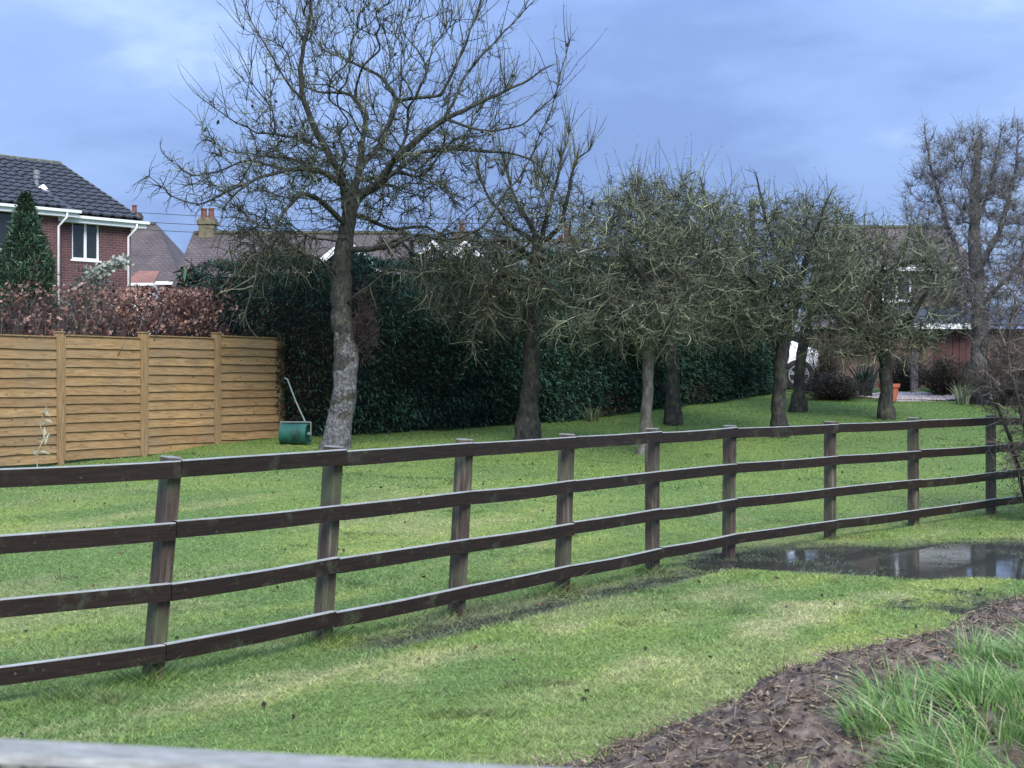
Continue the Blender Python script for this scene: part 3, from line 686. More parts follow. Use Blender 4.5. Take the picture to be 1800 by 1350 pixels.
def tree_hero():
    bx, by, bz = hit(588, 790); Y = by
    t = thing('apple_tree', 'tallest bare apple tree with leaning pale grey trunk and mossy spreading limbs', 'tree', (bx, by, bz), group='orchard trees on the lawn')
    tr = Tree(); px = lambda l, dy: [W(x, y, Y+d) for (x, y), d in zip(l, dy)]
    base = [(588, 795), (596, 745), (606, 690), (610, 640), (604, 590), (599, 540), (601, 490), (604, 440), (612, 395), (622, 350)]
    s = Y/F
    rr = [25*s, 22.5*s, 21*s, 20*s, 19.5*s, 19*s, 18*s, 16*s, 14.5*s, 11.5*s]
    tk = tr.line(px(base, [0]*10), -1, rr, 0.15)
    def limb(l, dys, r0, r1):
        n = len(l); pts = px(l, dys); k = tr.nearest(pts[0]); rad = list((np.linspace(r0**0.7, r1**0.7, n)**(1/0.7))*s*0.64); return tr.line(pts[1:], k, rad[1:], 0.16)
    limb([(615, 391), (606, 325), (580, 270), (553, 227), (531, 173), (527, 120), (540, 58), (548, -20), (552, -90)], [0, -0.1, -0.25, -0.4, -0.5, -0.55, -0.5, -0.45, -0.4], 13, 3)
    limb([(622, 350), (660, 329), (687, 289), (740, 240), (784, 209), (838, 182), (882, 164), (918, 147), (967, 116)], [0, -.1, -.3, -.5, -.7, -.8, -.8, -.7, -.6], 14, 2)
    limb([(622, 350), (636, 260), (646, 200), (618, 166), (571, 164), (520, 150)], [0, .3, .5, .7, .9, 1.0], 10, 2)
    limb([(640, 300), (673, 249), (700, 178), (673, 133), (615, 107), (567, 89), (530, 40)], [.1, .5, .8, 1.0, 1.1, 1.1, 1.1], 9, 1.6)
    limb([(700, 178), (775, 169), (815, 89), (847, 0), (860, -80)], [.8, .7, .6, .5, .4], 6, 1.4)
    limb([(606, 325), (560, 300), (500, 300), (455, 311), (411, 342), (393, 366)], [-.1, -.5, -.9, -1.1, -1.2, -1.2], 9, 2)
    limb([(612, 395), (560, 350), (527, 338), (500, 369), (464, 427), (440, 520), (422, 572)], [0, -.6, -1.0, -1.2, -1.4, -1.5, -1.5], 8, 1.6)
    limb([(604, 440), (650, 438), (690, 434), (731, 413), (784, 422), (851, 400)], [0, -.2, -.5, -.7, -.9, -1.0], 9, 2.5)
    limb([(622, 380), (660, 392), (700, 404), (750, 398), (790, 420), (800, 470), (830, 530)], [0, .4, .7, .9, 1, 1, 1], 7, 1.5)
    limb([(660, 329), (735, 268), (800, 262), (882, 267), (944, 286), (965, 330)], [-.1, .4, .7, .9, .9, .9], 8, 1.6)
    limb([(580, 270), (520, 240), (450, 235), (400, 205), (358, 176)], [-.25, .2, .5, .6, .6], 5, 1.2)
    limb([(500, 300), (440, 280), (390, 300), (340, 310), (285, 268)], [-.9, -.7, -.5, -.4, -.4], 4, 1.1)
    limb([(455, 311), (400, 335), (350, 360), (300, 345), (262, 310)], [-1.1, -1.0, -.9, -.8, -.8], 4, 1.1)
    limb([(780, 212), (850, 230), (920, 220), (975, 170), (1000, 75)], [-.7, -.9, -1, -1, -1], 4, 1.1)
    limb([(851, 400), (880, 350), (920, 300), (960, 215), (985, 130)], [-1, -1, -1, -1, -1], 4, 1.1)
    limb([(531, 173), (490, 120), (455, 60), (430, 10)], [-.5, -.7, -.8, -.8], 4, 1.1)
    limb([(784, 209), (820, 130), (880, 60), (940, 0)], [-.7, -.5, -.4, -.4], 5, 1.2)
    limb([(601, 485), (560, 455), (520, 440), (480, 455), (450, 500)], [0, -.5, -.8, -1, -1.1], 5, 1.2)
    limb([(600, 535), (640, 510), (680, 475), (740, 480), (760, 560)], [0, -.4, -.8, -1, -1.1], 5, 1.2)
    allowed = [i for i in range(len(tr.p)) if tr.p[i][2] > W(0, 470, Y)[2]]
    A = np.concatenate([ell(240, 640, 190, 300, 170, Y, 2.0, 3.0), ell(260, 620, 320, 290, 110, Y, 2.0, 2.2), ell(100, 640, 40, 240, 70, Y, 1.5, 3), ell(60, 470, 430, 90, 60, Y-0.5, 1.2), ell(60, 790, 450, 100, 60, Y-0.4, 1.2)])
    tr.colonise(A, allowed, 0.22, 0.45, 0.16, 0.06)
    c = W(630, 330, Y); zt = W(0, 235, Y)[2]; zl = W(0, 400, Y)[2]
    up = lambda P: P[:, 2] > zt
    mid = lambda P: (P[:, 2] <= zt) & (P[:, 2] > zl)
    low = lambda P: (P[:, 2] <= zl) & (P[:, 2] > W(0, 560, Y)[2]) & (np.hypot(P[:, 0]-c[0], P[:, 1]-c[1]) > 0.5)
    rad, cnt, P = finish_tree(t, tr, 0.006, 2.2, 0.10, M['bark_limb'], [
        dict(n=560, where=up, len=1.0, r=0.0068, up=0.75, out=0.45, rand=0.5, fwd=0.3, bend=0.10, spurs=4, spur_len=0.06, rmax=0.06, wig=0.13, pts=6),
        dict(n=1300, where=up, len=0.30, r=0.0055, up=0.3, out=0.3, rand=0.9, bend=0.05, spurs=2, rmax=0.05),
        dict(n=3000, where=mid, len=0.42, r=0.0066, up=0.1, out=0.5, rand=0.9, bend=0.0, spurs=2, rmax=0.05),
        dict(n=1300, where=low, len=0.55, r=0.0066, up=-0.3, out=0.5, rand=0.7, bend=-0.14, spurs=2, rmax=0.05)], c, pal=TW*0.72, pw=(0.52, 0.30, 0.14, 0.04))
    # pale lower bole: a second, slightly larger bark skin is not needed; the trunk below the burrs is its own part
    k = [i for i in tk if tr.p[i][2] < W(0, 585, Y)[2]]
    Q = P[k].copy(); r2 = rad[k]*1.02; Q[0, 2] -= 0.06; a = Acc()
    L = np.concatenate([[0], np.cumsum(np.linalg.norm(np.diff(Q, axis=0), axis=1))]); sgrid = np.linspace(0, L[-1], 46)
    Q = np.stack([np.interp(sgrid, L, Q[:, q]) for q in range(3)], 1); r2 = np.interp(sgrid, L, r2); flare = 1+0.42*np.exp(-sgrid/0.10); end = 1-0.12*sm((sgrid-L[-1]+0.10)/0.10)
    V, Fq = tube1(Q, r2*flare*end, 26); ctr = np.repeat(Q, 26, axis=0); dv = V-ctr; V = ctr+dv*(1+0.20*(vnoise3(V*9)-0.5)+0.13*(vnoise3(V*24+5)-0.5))[:, None]; V[-26*4:, 2] += np.repeat(np.array([0.15, 0.4, 0.7, 1.0]), 26)*np.tile((vnoise(np.arange(26)*0.9, np.zeros(26))-0.6)*0.75, 4); a.add(V, Fq)
    a.build('lower_trunk', M['bark_hero'], t, smooth=True)
    # burrs with fine epicormic twigs on the right of the bole
    b = Acc(); n = 700; cc = np.array(W(640, 570, Y-0.05)); s3 = np.array([0.16, 0.18, 0.45])*np.array([1, 1, 1]); base_ = cc+rng.normal(size=(n, 3))*s3*0.55
    make_twigs(b, base_, rng.normal(size=(n, 3))+np.array([0.4, -0.2, 0.5]), 0.10+0.16*rng.random(n), np.full(n, 0.004), 0.05, 0, 4, 0.3, np.array([0.062, 0.045, 0.046])*(0.5+rng.random((n, 1))))
    o = b.build('burr_twigs', M['twig'], t); o['kind'] = 'stuff'
    # last withered leaves
    tips = np.array([q for i, q in enumerate(P) if rad[i] < 0.012 and q[2] > W(0, 330, Y)[2]]); n = 110
    bb = tips[rng.choice(len(tips), n)]+rng.normal(size=(n, 3))*0.06; leaf_mesh(bb, 0.075, 0.030, np.array([0.030, 0.028, 0.024]), 'withered_leaves', t, M['leaf'])
def leaf_mesh(P, l, w, col, name, parent, mat, droop=0.3, colvar=0.5, out=None):
    n = len(P); d = rng.normal(size=(n, 3)); d[:, 2] -= droop
    if out is not None: d = d*0.6+out
    d /= np.linalg.norm(d, axis=1)[:, None]; u = np.cross(d, rng.normal(size=(n, 3))); u /= np.linalg.norm(u, axis=1)[:, None]; nn = np.cross(d, u)
    l = l*(0.6+0.8*rng.random(n))[:, None]; w = w*(0.6+0.8*rng.random(n))[:, None]
    V = np.stack([P, P+d*l*0.5+u*w+nn*l*0.12, P+d*l, P+d*l*0.5-u*w+nn*l*0.12], 1).reshape(-1, 3); b = np.arange(n)*4
    Fs = np.concatenate([np.stack([b, b+1, b+2], 1), np.stack([b, b+2, b+3], 1)]); col = np.asarray(col, float)
    c = np.broadcast_to(col, (n, 3))*(1-colvar/2+colvar*rng.random((n, 1)))
    o = mesh_np(name, loc_of(parent, V) if parent is not None else V, Fs, mat, parent, col=np.repeat(c, 4, axis=0)); o['kind'] = 'stuff'; return o
tree_hero()

def orchard_tree(label, base, pix, rad_px, limbs, crowns, tw, bark, forkpx, name='apple_tree', pal=TW, pw=(0.38, 0.34, 0.2, 0.08), rtip=0.0055, trunk_r=0.07, group='orchard trees on the lawn', Yfix=None, wpath=0.3, curve=0.4):
    bx, by, bz = hit(*base); Y = by; s = Y/F
    t = thing(name, label, 'tree', (bx, by, bz), group=group); tr = Tree()
    zb = CY+(CAMZ-bz)/s; pts = [(base[0], zb+1)]+pix
    tr.line([W(x, y, Y) for x, y in pts], -1, [r*s*(1.3 if q == 0 else 1) for q, r in enumerate(rad_px)], 0.15)
    for l, dy, r0, r1 in limbs:
        P = [W(x, y, Y+d) for (x, y), d in zip(l, dy)]; k = tr.nearest(P[0]); tr.line(P[1:], k, list(np.linspace(r0, r1, len(P))*s)[1:], 0.16)
    allowed = [i for i in range(len(tr.p)) if tr.p[i][2] > W(0, forkpx, Y)[2]]
    A = np.concatenate([ell(n, cx, cy, rx, ry, Y+d, ym, pwr) for (n, cx, cy, rx, ry, d, ym, pwr) in crowns])
    tr.colonise(A, allowed, wpath, curve, 0.16, 0.06)
    cx, cy = crowns[0][1:3]; c = W(cx, cy+crowns[0][4]*0.5, Y)
    spec = []
    for d in tw:
        d = dict(d); y0, y1 = d.pop('y'); z1, z0 = W(0, y0, Y)[2], W(0, y1, Y)[2]; d['where'] = (lambda z0, z1: (lambda P: (P[:, 2] > z0) & (P[:, 2] <= z1)))(z0, z1); spec.append(d)
    finish_tree(t, tr, rtip, 2.2, trunk_r, M[bark], spec, c, pal=pal, pw=pw); return t
def dense_tw(top, low, k=1.0):
    m = top+(low-top)*0.45
    return [dict(y=(top-200, m), n=int(1900*k), len=0.40, r=0.0064, up=0.2, out=0.5, rand=1.0, bend=0.02, spurs=3, spur_len=0.11, rmax=0.04, wig=0.42),
            dict(y=(top-200, top+(low-top)*0.22), n=int(45*k), len=0.8, r=0.006, up=0.9, out=0.4, rand=0.4, bend=0.06, spurs=3, spur_len=0.06, rmax=0.04, wig=0.14),
            dict(y=(m, low+60), n=int(2300*k), len=0.44, r=0.0066, up=-0.1, out=0.45, rand=1.0, bend=-0.10, spurs=3, spur_len=0.11, rmax=0.04, wig=0.42)]
orchard_tree('slim upright bare apple tree right of the tallest one, dark trunk against the hedge', (925, 776), [(930, 720), (936, 650), (933, 580), (932, 520), (940, 460), (948, 430)], [22, 18, 15, 13, 12, 11, 10, 9],
    [([(948, 430), (930, 390), (905, 350), (890, 300), (880, 262)], [0, .2, .4, .5, .5], 5, 1.0), ([(948, 430), (962, 380), (975, 330), (985, 280), (1000, 235)], [0, -.2, -.3, -.3, -.3], 5, 1.0),
     ([(948, 430), (985, 400), (1000, 340), (1012, 280), (1035, 265)], [0, -.4, -.6, -.7, -.7], 5, 1.1), ([(940, 460), (890, 420), (840, 430), (800, 480), (770, 540)], [0, -.5, -.9, -1.1, -1.2], 6, 1.2),
     ([(936, 500), (880, 480), (850, 520), (835, 580), (830, 620)], [0, -.7, -1.1, -1.2, -1.3], 5, 1.2), ([(940, 460), (985, 450), (1010, 480), (1020, 530)], [0, -.5, -.8, -.9], 5, 1.2), ([(948, 430), (900, 400), (860, 350), (840, 300)], [0, .4, .7, .8], 5, 1.2)],
    [(110, 938, 375, 95, 95, 0, 1.1, 2.4), (130, 890, 500, 150, 90, -0.3, 1.3, 2.4)],
    [dict(y=(100, 330), n=260, len=0.65, r=0.0065, up=0.7, out=0.4, rand=0.4, bend=0.1, spurs=2, rmax=0.04, wig=0.1), dict(y=(330, 450), n=900, len=0.4, r=0.0065, up=0.2, out=0.5, rand=0.9, spurs=2, rmax=0.04),
     dict(y=(450, 640), n=1700, len=0.45, r=0.0066, up=-0.2, out=0.5, rand=0.8, bend=-0.12, spurs=2, rmax=0.04)], 'bark_dark', 520, pw=(0.42, 0.33, 0.19, 0.06))
orchard_tree('round-headed apple tree with slim pale trunk standing nearest the rail fence', (1132, 800), [(1134, 760), (1139, 700), (1140, 650), (1138, 610), (1142, 560), (1150, 510)], [12, 11, 10, 10, 10, 11, 10, 9],
    [([(1150, 510), (1110, 460), (1070, 430), (1030, 440)], [0, -.4, -.6, -.7], 6, 1.5), ([(1150, 510), (1170, 430), (1180, 370), (1160, 310)], [0, .2, .3, .3], 6, 1.2), ([(1150, 510), (1210, 470), (1260, 440), (1290, 470)], [0, -.3, -.5, -.5], 6, 1.5)],
    [(620, 1150, 455, 170, 148, 0, 1.4, 2.4), (240, 1110, 565, 150, 62, -0.3, 1.3, 2.4)], dense_tw(320, 610, 1.0), 'bark_grey', 560)
orchard_tree('apple tree with thick dark trunk behind the slim pale-trunked one', (1182, 748), [(1182, 700), (1181, 650), (1180, 600), (1185, 550), (1190, 500)], [15, 12, 11, 11, 10, 10, 9],
    [([(1190, 500), (1140, 430), (1100, 380), (1070, 350)], [0, .3, .5, .5], 6, 1.5), ([(1190, 500), (1225, 420), (1240, 350), (1230, 310)], [0, .2, .3, .3], 6, 1.2), ([(1190, 500), (1270, 430), (1300, 400)], [0, -.2, -.3], 5, 1.5)],
    [(430, 1180, 420, 150, 115, 0.3, 1.6, 2.4), (170, 1250, 540, 100, 75, 0, 1.1, 2.2)], dense_tw(310, 600, 0.75), 'bark_dark', 560)
orchard_tree('apple tree with straight dark trunk in front of the white car', (1370, 770), [(1369, 720), (1370, 660), (1374, 610), (1385, 570), (1395, 520)], [15, 13, 12, 12, 12, 10, 9],
    [([(1385, 570), (1350, 520), (1310, 480), (1280, 500)], [0, -.4, -.7, -.8], 6, 1.4), ([(1395, 520), (1420, 450), (1440, 390), (1460, 340)], [0, -.2, -.4, -.4], 7, 1.2), ([(1395, 520), (1360, 430), (1340, 360), (1330, 310)], [0, .3, .4, .4], 6, 1.2), ([(1395, 520), (1450, 490), (1490, 470)], [0, .4, .5], 6, 1.4)],
    [(480, 1370, 460, 150, 120, 0, 1.4, 2.4), (240, 1300, 545, 120, 70, -0.3, 1.1, 2.4)], dense_tw(350, 610, 0.8), 'bark_dark', 600)
orchard_tree('thin apple tree with dark trunk right beside the white car', (1403, 725), [(1406, 680), (1408, 640), (1412, 600), (1420, 560)], [14, 10, 9, 9, 9, 8],
    [([(1420, 560), (1460, 500), (1490, 440), (1500, 380)], [0, .3, .4, .4], 5, 1.2), ([(1420, 560), (1440, 480), (1430, 400), (1410, 340)], [0, -.3, -.4, -.4], 5, 1.2)],
    [(330, 1440, 450, 120, 110, 0, 1.3, 2.4), (140, 1495, 560, 100, 50, 0, 1.1, 2.4)], dense_tw(350, 600, 0.6), 'bark_dark', 590)
orchard_tree('forked apple tree in front of the terracotta pot', (1560, 738), [(1557, 700), (1556, 660), (1556, 625), (1562, 600)], [14, 12, 11, 11, 11, 9],
    [([(1562, 600), (1600, 560), (1630, 510), (1640, 470)], [0, -.3, -.5, -.5], 7, 1.4), ([(1562, 600), (1545, 540), (1550, 480), (1560, 420)], [0, .2, .3, .3], 7, 1.2), ([(1556, 640), (1530, 600), (1500, 560), (1470, 540)], [0, -.2, -.4, -.5], 6, 1.2), ([(1550, 480), (1600, 460), (1650, 455)], [.3, .1, 0], 5, 1.2)],
    [(430, 1550, 495, 135, 108, 0, 1.3, 2.4), (200, 1540, 595, 130, 50, -0.2, 1.0, 2.4)], dense_tw(400, 630, 0.8), 'bark_dark', 630)
BP = np.array([[0.085, 0.078, 0.085], [0.145, 0.135, 0.142], [0.21, 0.20, 0.205], [0.16, 0.18, 0.14]])
orchard_tree('tall fine-twigged birch on the right above the stump', (1722, 710), [(1722, 660), (1722, 600), (1722, 540), (1715, 470), (1712, 400), (1716, 320), (1720, 250)], [15, 14, 13, 13, 12, 10, 8, 6, 3],
    [([(1722, 560), (1690, 470), (1660, 380), (1635, 290), (1625, 225)], [0, .3, .5, .6, .6], 6, 1), ([(1718, 480), (1760, 400), (1785, 300), (1790, 220)], [0, -.3, -.4, -.4], 6, 1), ([(1716, 420), (1740, 330), (1760, 230)], [0, .4, .5], 5, 1), ([(1722, 540), (1790, 470), (1830, 380)], [0, .2, .2], 6, 1)],
    [(300, 1685, 370, 95, 160, 0, 1.4, 2.4), (180, 1790, 370, 80, 170, 0, 1.2, 2.4), (140, 1690, 520, 100, 70, 0, 1.2, 2.2)],
    [dict(y=(100, 400), n=4600, len=0.42, r=0.0046, up=0.45, out=0.5, rand=0.9, bend=0.04, spurs=3, rmax=0.04, wig=0.2), dict(y=(400, 640), n=4200, len=0.42, r=0.0048, up=0.0, out=0.4, rand=0.9, bend=-0.05, spurs=2, rmax=0.04)], 'bark_birch', 600, name='birch_tree', pal=BP, pw=(0.35, 0.35, 0.2, 0.1), group=None)

# ------------------------------------------------------------------ bare shrub at the right end of the rail fence
def bare_shrub():
    Y = 16.2; X = 6.05; z0 = float(G(X, Y)); t = thing('bare_shrub', 'tangled reddish-brown bare shrub at the right edge over the rail fence end', 'shrub', (X, Y, z0)); tr = Tree()
    for k in range(9):
        a = k*0.7; b = np.array([X+0.35*math.cos(a), Y+0.3*math.sin(a), z0-0.05]); e = b+np.array([0.5*math.cos(a), 0.4*math.sin(a), 1.5+random.random()]); tr.line([b, (b+e)/2+np.array([0.05, 0, 0.1]), e], -1, [0.03, 0.022, 0.012], 0.15)
    A = np.array([X, Y, 1.75])+(lambda u: u/np.linalg.norm(u, axis=1)[:, None]*(rng.random(len(u))**0.4)[:, None])(rng.normal(size=(520, 3)))*np.array([0.95, 0.8, 1.75]); A = A[A[:, 2] > 0.15]
    tr.colonise(A, range(len(tr.p)), 0.25, 0.4, 0.14, 0.05)
    pal = np.array([[0.065, 0.052, 0.048], [0.12, 0.095, 0.082], [0.18, 0.155, 0.125], [0.25, 0.23, 0.17]])
    finish_tree(t, tr, 0.004, 2.3, 0.03, M['bark_dark'], [dict(n=5200, where=lambda P: P[:, 2] > 0.2, len=0.30, r=0.0034, up=0.0, out=0.6, rand=0.8, bend=-0.02, spurs=2, rmax=0.03)], (X, Y, 1.2), pal=pal, pw=(0.4, 0.34, 0.2, 0.06), minr=0.004)
bare_shrub()

# ------------------------------------------------------------------ tall conifer hedge
def conifer_sprays(acc, P, out, size, pal, down=0.35, n_per=3):
    n = len(P)
    for k in range(n_per):
        d = out*0.8+rng.normal(size=(n, 3))*0.55; d[:, 2] -= down; d /= np.linalg.norm(d, axis=1)[:, None]
        u = np.cross(d, np.array([0, 0, 1.0])+rng.normal(size=(n, 3))*0.5); u /= np.linalg.norm(u, axis=1)[:, None]+1e-9
        l = size*(0.5+rng.random((n, 1))); w = l*0.11; b0 = P+rng.normal(size=(n, 3))*size*0.35
        V = np.stack([b0-u*w*0.4, b0+u*w*0.4, b0+d*l*0.6+u*w, b0+d*l, b0+d*l*0.6-u*w], 1); V[:, 3, 2] -= l[:, 0]*0.12
        b = np.arange(n)*5; Fs = np.concatenate([np.stack([b, b+1, b+2], 1), np.stack([b, b+2, b+4], 1), np.stack([b+4, b+2, b+3], 1)])
        c = pal[rng.integers(0, len(pal), n)]*(0.6+0.8*rng.random((n, 1)))*(0.45+1.15*vnoise3(P*1.1))[:, None]; br = (vnoise3(P*0.8+31) > 0.74) & (rng.random(n) < 0.4); c[br] = np.array([0.075, 0.055, 0.04])*(0.5+0.7*rng.random((br.sum(), 1))); acc.add(V.reshape(-1, 3), Fs, np.repeat(c, 5, axis=0))
HEDGE = [(-5.75, 25.9), (-3.75, 24.8), (-2.4, 25.1), (1.06, 27.5), (5.0, 32.5), (6.45, 35.2)]
def conifer_hedge():
    H = np.array(HEDGE); L = np.concatenate([[0], np.cumsum(np.linalg.norm(np.diff(H, axis=0), axis=1))])
    s = np.linspace(0, L[-1], 90); C = np.stack([np.interp(s, L, H[:, k]) for k in range(2)], 1)
    for _ in range(3): C[1:-1] = 0.5*C[1:-1]+0.25*(C[:-2]+C[2:])
    T = np.gradient(C, axis=0); T /= np.linalg.norm(T, axis=1)[:, None]; N = np.stack([T[:, 1], -T[:, 0]], 1)     # front normal
    t = thing('conifer_hedge', 'tall dark green clipped conifer hedge running behind the orchard trees', 'hedge', (C[0, 0], C[0, 1], float(G(*C[0]))))
    top = 3.62+0.35*sm((s-4)/6)+0.12*(fbm(s*0.8, s*0+3, 3)-0.5)*2
    def surf(si, v, side):       # v 0..1 up the face, side 0 front 1 top 2 back
        i = np.clip(si, 0, len(s)-1); c = np.stack([np.interp(i, np.arange(len(s)), C[:, k]) for k in range(2)], 1); n = np.stack([np.interp(i, np.arange(len(s)), N[:, k]) for k in range(2)], 1)
        tz = np.interp(i, np.arange(len(s)), top); gz = G0(c[:, 0], c[:, 1]); depth = 1.5
        if side == 0: off = 0.12*np.sin(v*3.0)+0.0-0.25*sm((v-0.85)/0.15); z = gz+v*(tz-gz)
        elif side == 1: off = -0.25-v*(depth-0.4); z = tz+0.06*np.sin(v*3.14)
        else: off = -depth+v*0; z = gz+v*(tz-gz)
        p = np.stack([c[:, 0]+n[:, 0]*off, c[:, 1]+n[:, 1]*off, z], 1); bl = (fbm(i*0.22+side*9, z*1.3, 4)-0.5)*0.42
        nz = np.array([0, 0, 1.0]); o = np.stack([n[:, 0], n[:, 1], np.zeros(len(n))], 1)*(1 if side == 0 else -1) if side != 1 else np.tile(nz, (len(n), 1))
        return p+o*bl[:, None], o
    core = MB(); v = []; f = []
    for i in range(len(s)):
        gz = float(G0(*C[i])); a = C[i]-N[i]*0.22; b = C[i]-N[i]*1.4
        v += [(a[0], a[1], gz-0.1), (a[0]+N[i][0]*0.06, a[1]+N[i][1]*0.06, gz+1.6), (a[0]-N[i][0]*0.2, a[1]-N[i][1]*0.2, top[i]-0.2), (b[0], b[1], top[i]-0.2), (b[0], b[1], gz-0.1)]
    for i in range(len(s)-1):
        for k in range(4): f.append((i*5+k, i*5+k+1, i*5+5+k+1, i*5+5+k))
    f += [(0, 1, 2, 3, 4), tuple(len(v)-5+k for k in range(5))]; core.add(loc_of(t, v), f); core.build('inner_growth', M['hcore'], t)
    acc = Acc(); pal = np.array([[0.014, 0.038, 0.034], [0.022, 0.055, 0.040], [0.034, 0.080, 0.048], [0.016, 0.044, 0.040], [0.05, 0.105, 0.06]])
    for side, n in ((0, 42000), (1, 9000), (2, 900)):
        P, o = surf(rng.random(n)*(len(s)-1), rng.random(n), side); conifer_sprays(acc, P-o*0.05, o, 0.088, pal, 0.15 if side != 1 else -0.3, 2)
    for e, sg in ((0, -1), (len(s)-1, 1)):       # rounded ends
        n = 1100; w = rng.random(n)*1.5; z = rng.random(n); g = float(G0(*C[e])); P = np.stack([C[e, 0]-N[e, 0]*w, C[e, 1]-N[e, 1]*w, g+z*(top[e]-g)], 1); o = np.tile(np.array([T[e, 0]*sg, T[e, 1]*sg, 0]), (n, 1))
        conifer_sprays(acc, P+o*0.15*np.sin(w/1.5*3.14)[:, None], o, 0.17, pal)
    fo = acc.build('foliage', M['conifer'], t); fo['kind'] = 'stuff'
conifer_hedge()

def beech_hedge():
    d = np.array([0.49, 0.872]); nb = np.array([-0.872, 0.49]); e = np.array([-4.85, 24.75])+nb*0.35; Lh = 8.5; st = e-d*Lh
    t = thing('beech_hedge', 'copper-brown beech hedge showing above the panel fence', 'hedge', (st[0], st[1], float(G(st[0], st[1]))))
    top = lambda s: 2.80+0.036*s
    acc = Acc(); n = 340; s = rng.random(n)*Lh; b = np.stack([st[0]+d[0]*s, st[1]+d[1]*s, np.full(n, 0.3)], 1)+np.outer(rng.normal(size=n)*0.22, np.append(nb, 0))
    b[:, 2] = G0(b[:, 0], b[:, 1])-0.05
    make_twigs(acc, b, np.array([0, 0, 1.0])+rng.normal(size=(n, 3))*0.14, (top(s)-b[:, 2])*(0.82+0.16*rng.random(n)), 0.013+0.012*rng.random(n), 0.1, 0, 8, 0.10, np.array([0.055, 0.052, 0.055])*(0.5+rng.random((n, 1))))
    n = 5200; s = rng.random(n)*Lh; z = 1.7+rng.random(n)*(top(s)-0.24-1.7); w = (rng.random(n)-0.5)*0.9; b = np.stack([st[0]+d[0]*s+nb[0]*w, st[1]+d[1]*s+nb[1]*w, z], 1)
    make_twigs(acc, b, rng.normal(size=(n, 3))+np.array([0.3, -0.2, 0.7]), 0.12+0.25*rng.random(n), np.full(n, 0.004), 0.05, 0, 4, 0.25, np.array([0.07, 0.042, 0.04])*(0.5+rng.random((n, 1))))
    o = acc.build('stems', M['twig'], t); o['kind'] = 'stuff'
    n = 27000; s = rng.random(n)*Lh; dens = 0.13+0.87*sm((s-Lh+2.6)/0.9); z = 1.6+rng.random(n)*(top(s)+0.02-1.6); w = rng.normal(size=n)*0.28
    keep = (rng.random(n) < np.maximum(dens, 0.55*(fbm(s*1.6, z*1.4+3, 3) > 0.56)*(z < top(s)-0.35)))
    s, z, w = s[keep], z[keep], w[keep]; P = np.stack([st[0]+d[0]*s+nb[0]*w, st[1]+d[1]*s+nb[1]*w, z], 1); pal = np.array([[0.185, 0.090, 0.064], [0.27, 0.145, 0.108], [0.10, 0.050, 0.040], [0.36, 0.22, 0.175]])
    leaf_mesh(P, 0.070, 0.024, pal[rng.integers(0, 4, len(P))], 'leaves', t, M['leaf'], 0.5)
beech_hedge()

# ------------------------------------------------------------------ houses
def uv_quad(mb_me, fn):
    uv = mb_me.uv_layers.new(name='UVMap')
    for p in mb_me.polygons:
        for li in p.loop_indices: uv.data[li].uv = fn(mb_me.vertices[mb_me.loops[li].vertex_index].co, p.normal)
def wall_uv(co, n):      # metres along the wall, height
    return ((co.x if abs(n.x) < 0.7 else co.y), co.z)
def roof_uv(co, n):
    return (co.x, math.hypot(co.y, 0)/max(0.3, abs(n.z))) if abs(n.y) > abs(n.x) else (co.y, co.x/max(0.3, abs(n.z)))
def slab(name, pts, th, mat, parent, uv=roof_uv):
    """a roof slope: polygon given by its upper face, thickened downwards"""
    n = len(pts); v = [tuple(p) for p in pts]+[(p[0], p[1], p[2]-th) for p in pts]
    f = [tuple(range(n)), tuple(reversed(range(n, 2*n)))]+[(i, (i+1) % n, n+(i+1) % n, n+i) for i in range(n)]
    o = MB().add(v, f).build(name, mat, parent); uv_quad(o.data, uv); return o
def chimney(parent, x, y, z0, z1, w, d, mat, pots=2, potc='pot_old'):
    mb = MB(); mb.box(x-w/2, x+w/2, y-d/2, y+d/2, z0, z1-0.22); mb.box(x-w/2-0.05, x+w/2+0.05, y-d/2-0.05, y+d/2+0.05, z1-0.22, z1-0.08); mb.box(x-w/2-0.01, x+w/2+0.01, y-d/2-0.01, y+d/2+0.01, z1-0.08, z1)
    c = mb.build('chimney', mat, parent); uv_quad(c.data, wall_uv)
    for k in range(pots):
        px_ = x+(k-(pots-1)/2)*w*0.48; MB().lathe([(0.12, z1-0.01), (0.11, z1+0.06), (0.09, z1+0.26), (0.11, z1+0.29), (0.105, z1+0.34), (0.07, z1+0.34)], 12, (px_, y, 0)).build('chimney_pot', M[potc], parent, smooth=False)
def window(parent, x0, x1, z0, z1, y, lights=2, curtain=None):
    """a casement window in a wall facing -y; recessed glass, white frame"""
    fw = 0.06; mb = MB(); mb.box(x0, x1, y-0.01, y+0.06, z0, z0+fw); mb.box(x0, x1, y-0.01, y+0.06, z1-fw, z1)
    xs = np.linspace(x0, x1, lights+1)
    for k, x in enumerate(xs):
        a = x-(fw/2 if 0 < k < lights else 0)-(fw if k == lights else 0); mb.box(a, a+fw+(0.02 if 0 < k < lights else 0), y-0.008, y+0.058, z0+fw, z1-fw)
    w = mb.build('window', M['upvc'], parent)
    MB().box(x0-0.05, x1+0.05, y-0.09, y+0.03, z0-0.05, z0-0.002).build('sill', M['upvc'], w)
    for k in range(lights):
        g = MB().box(xs[k]+fw*0.7, xs[k+1]-fw*0.5, y+0.022, y+0.03, z0+fw*0.9, z1-fw*0.9).build('pane', M['glass'], w)
    return w
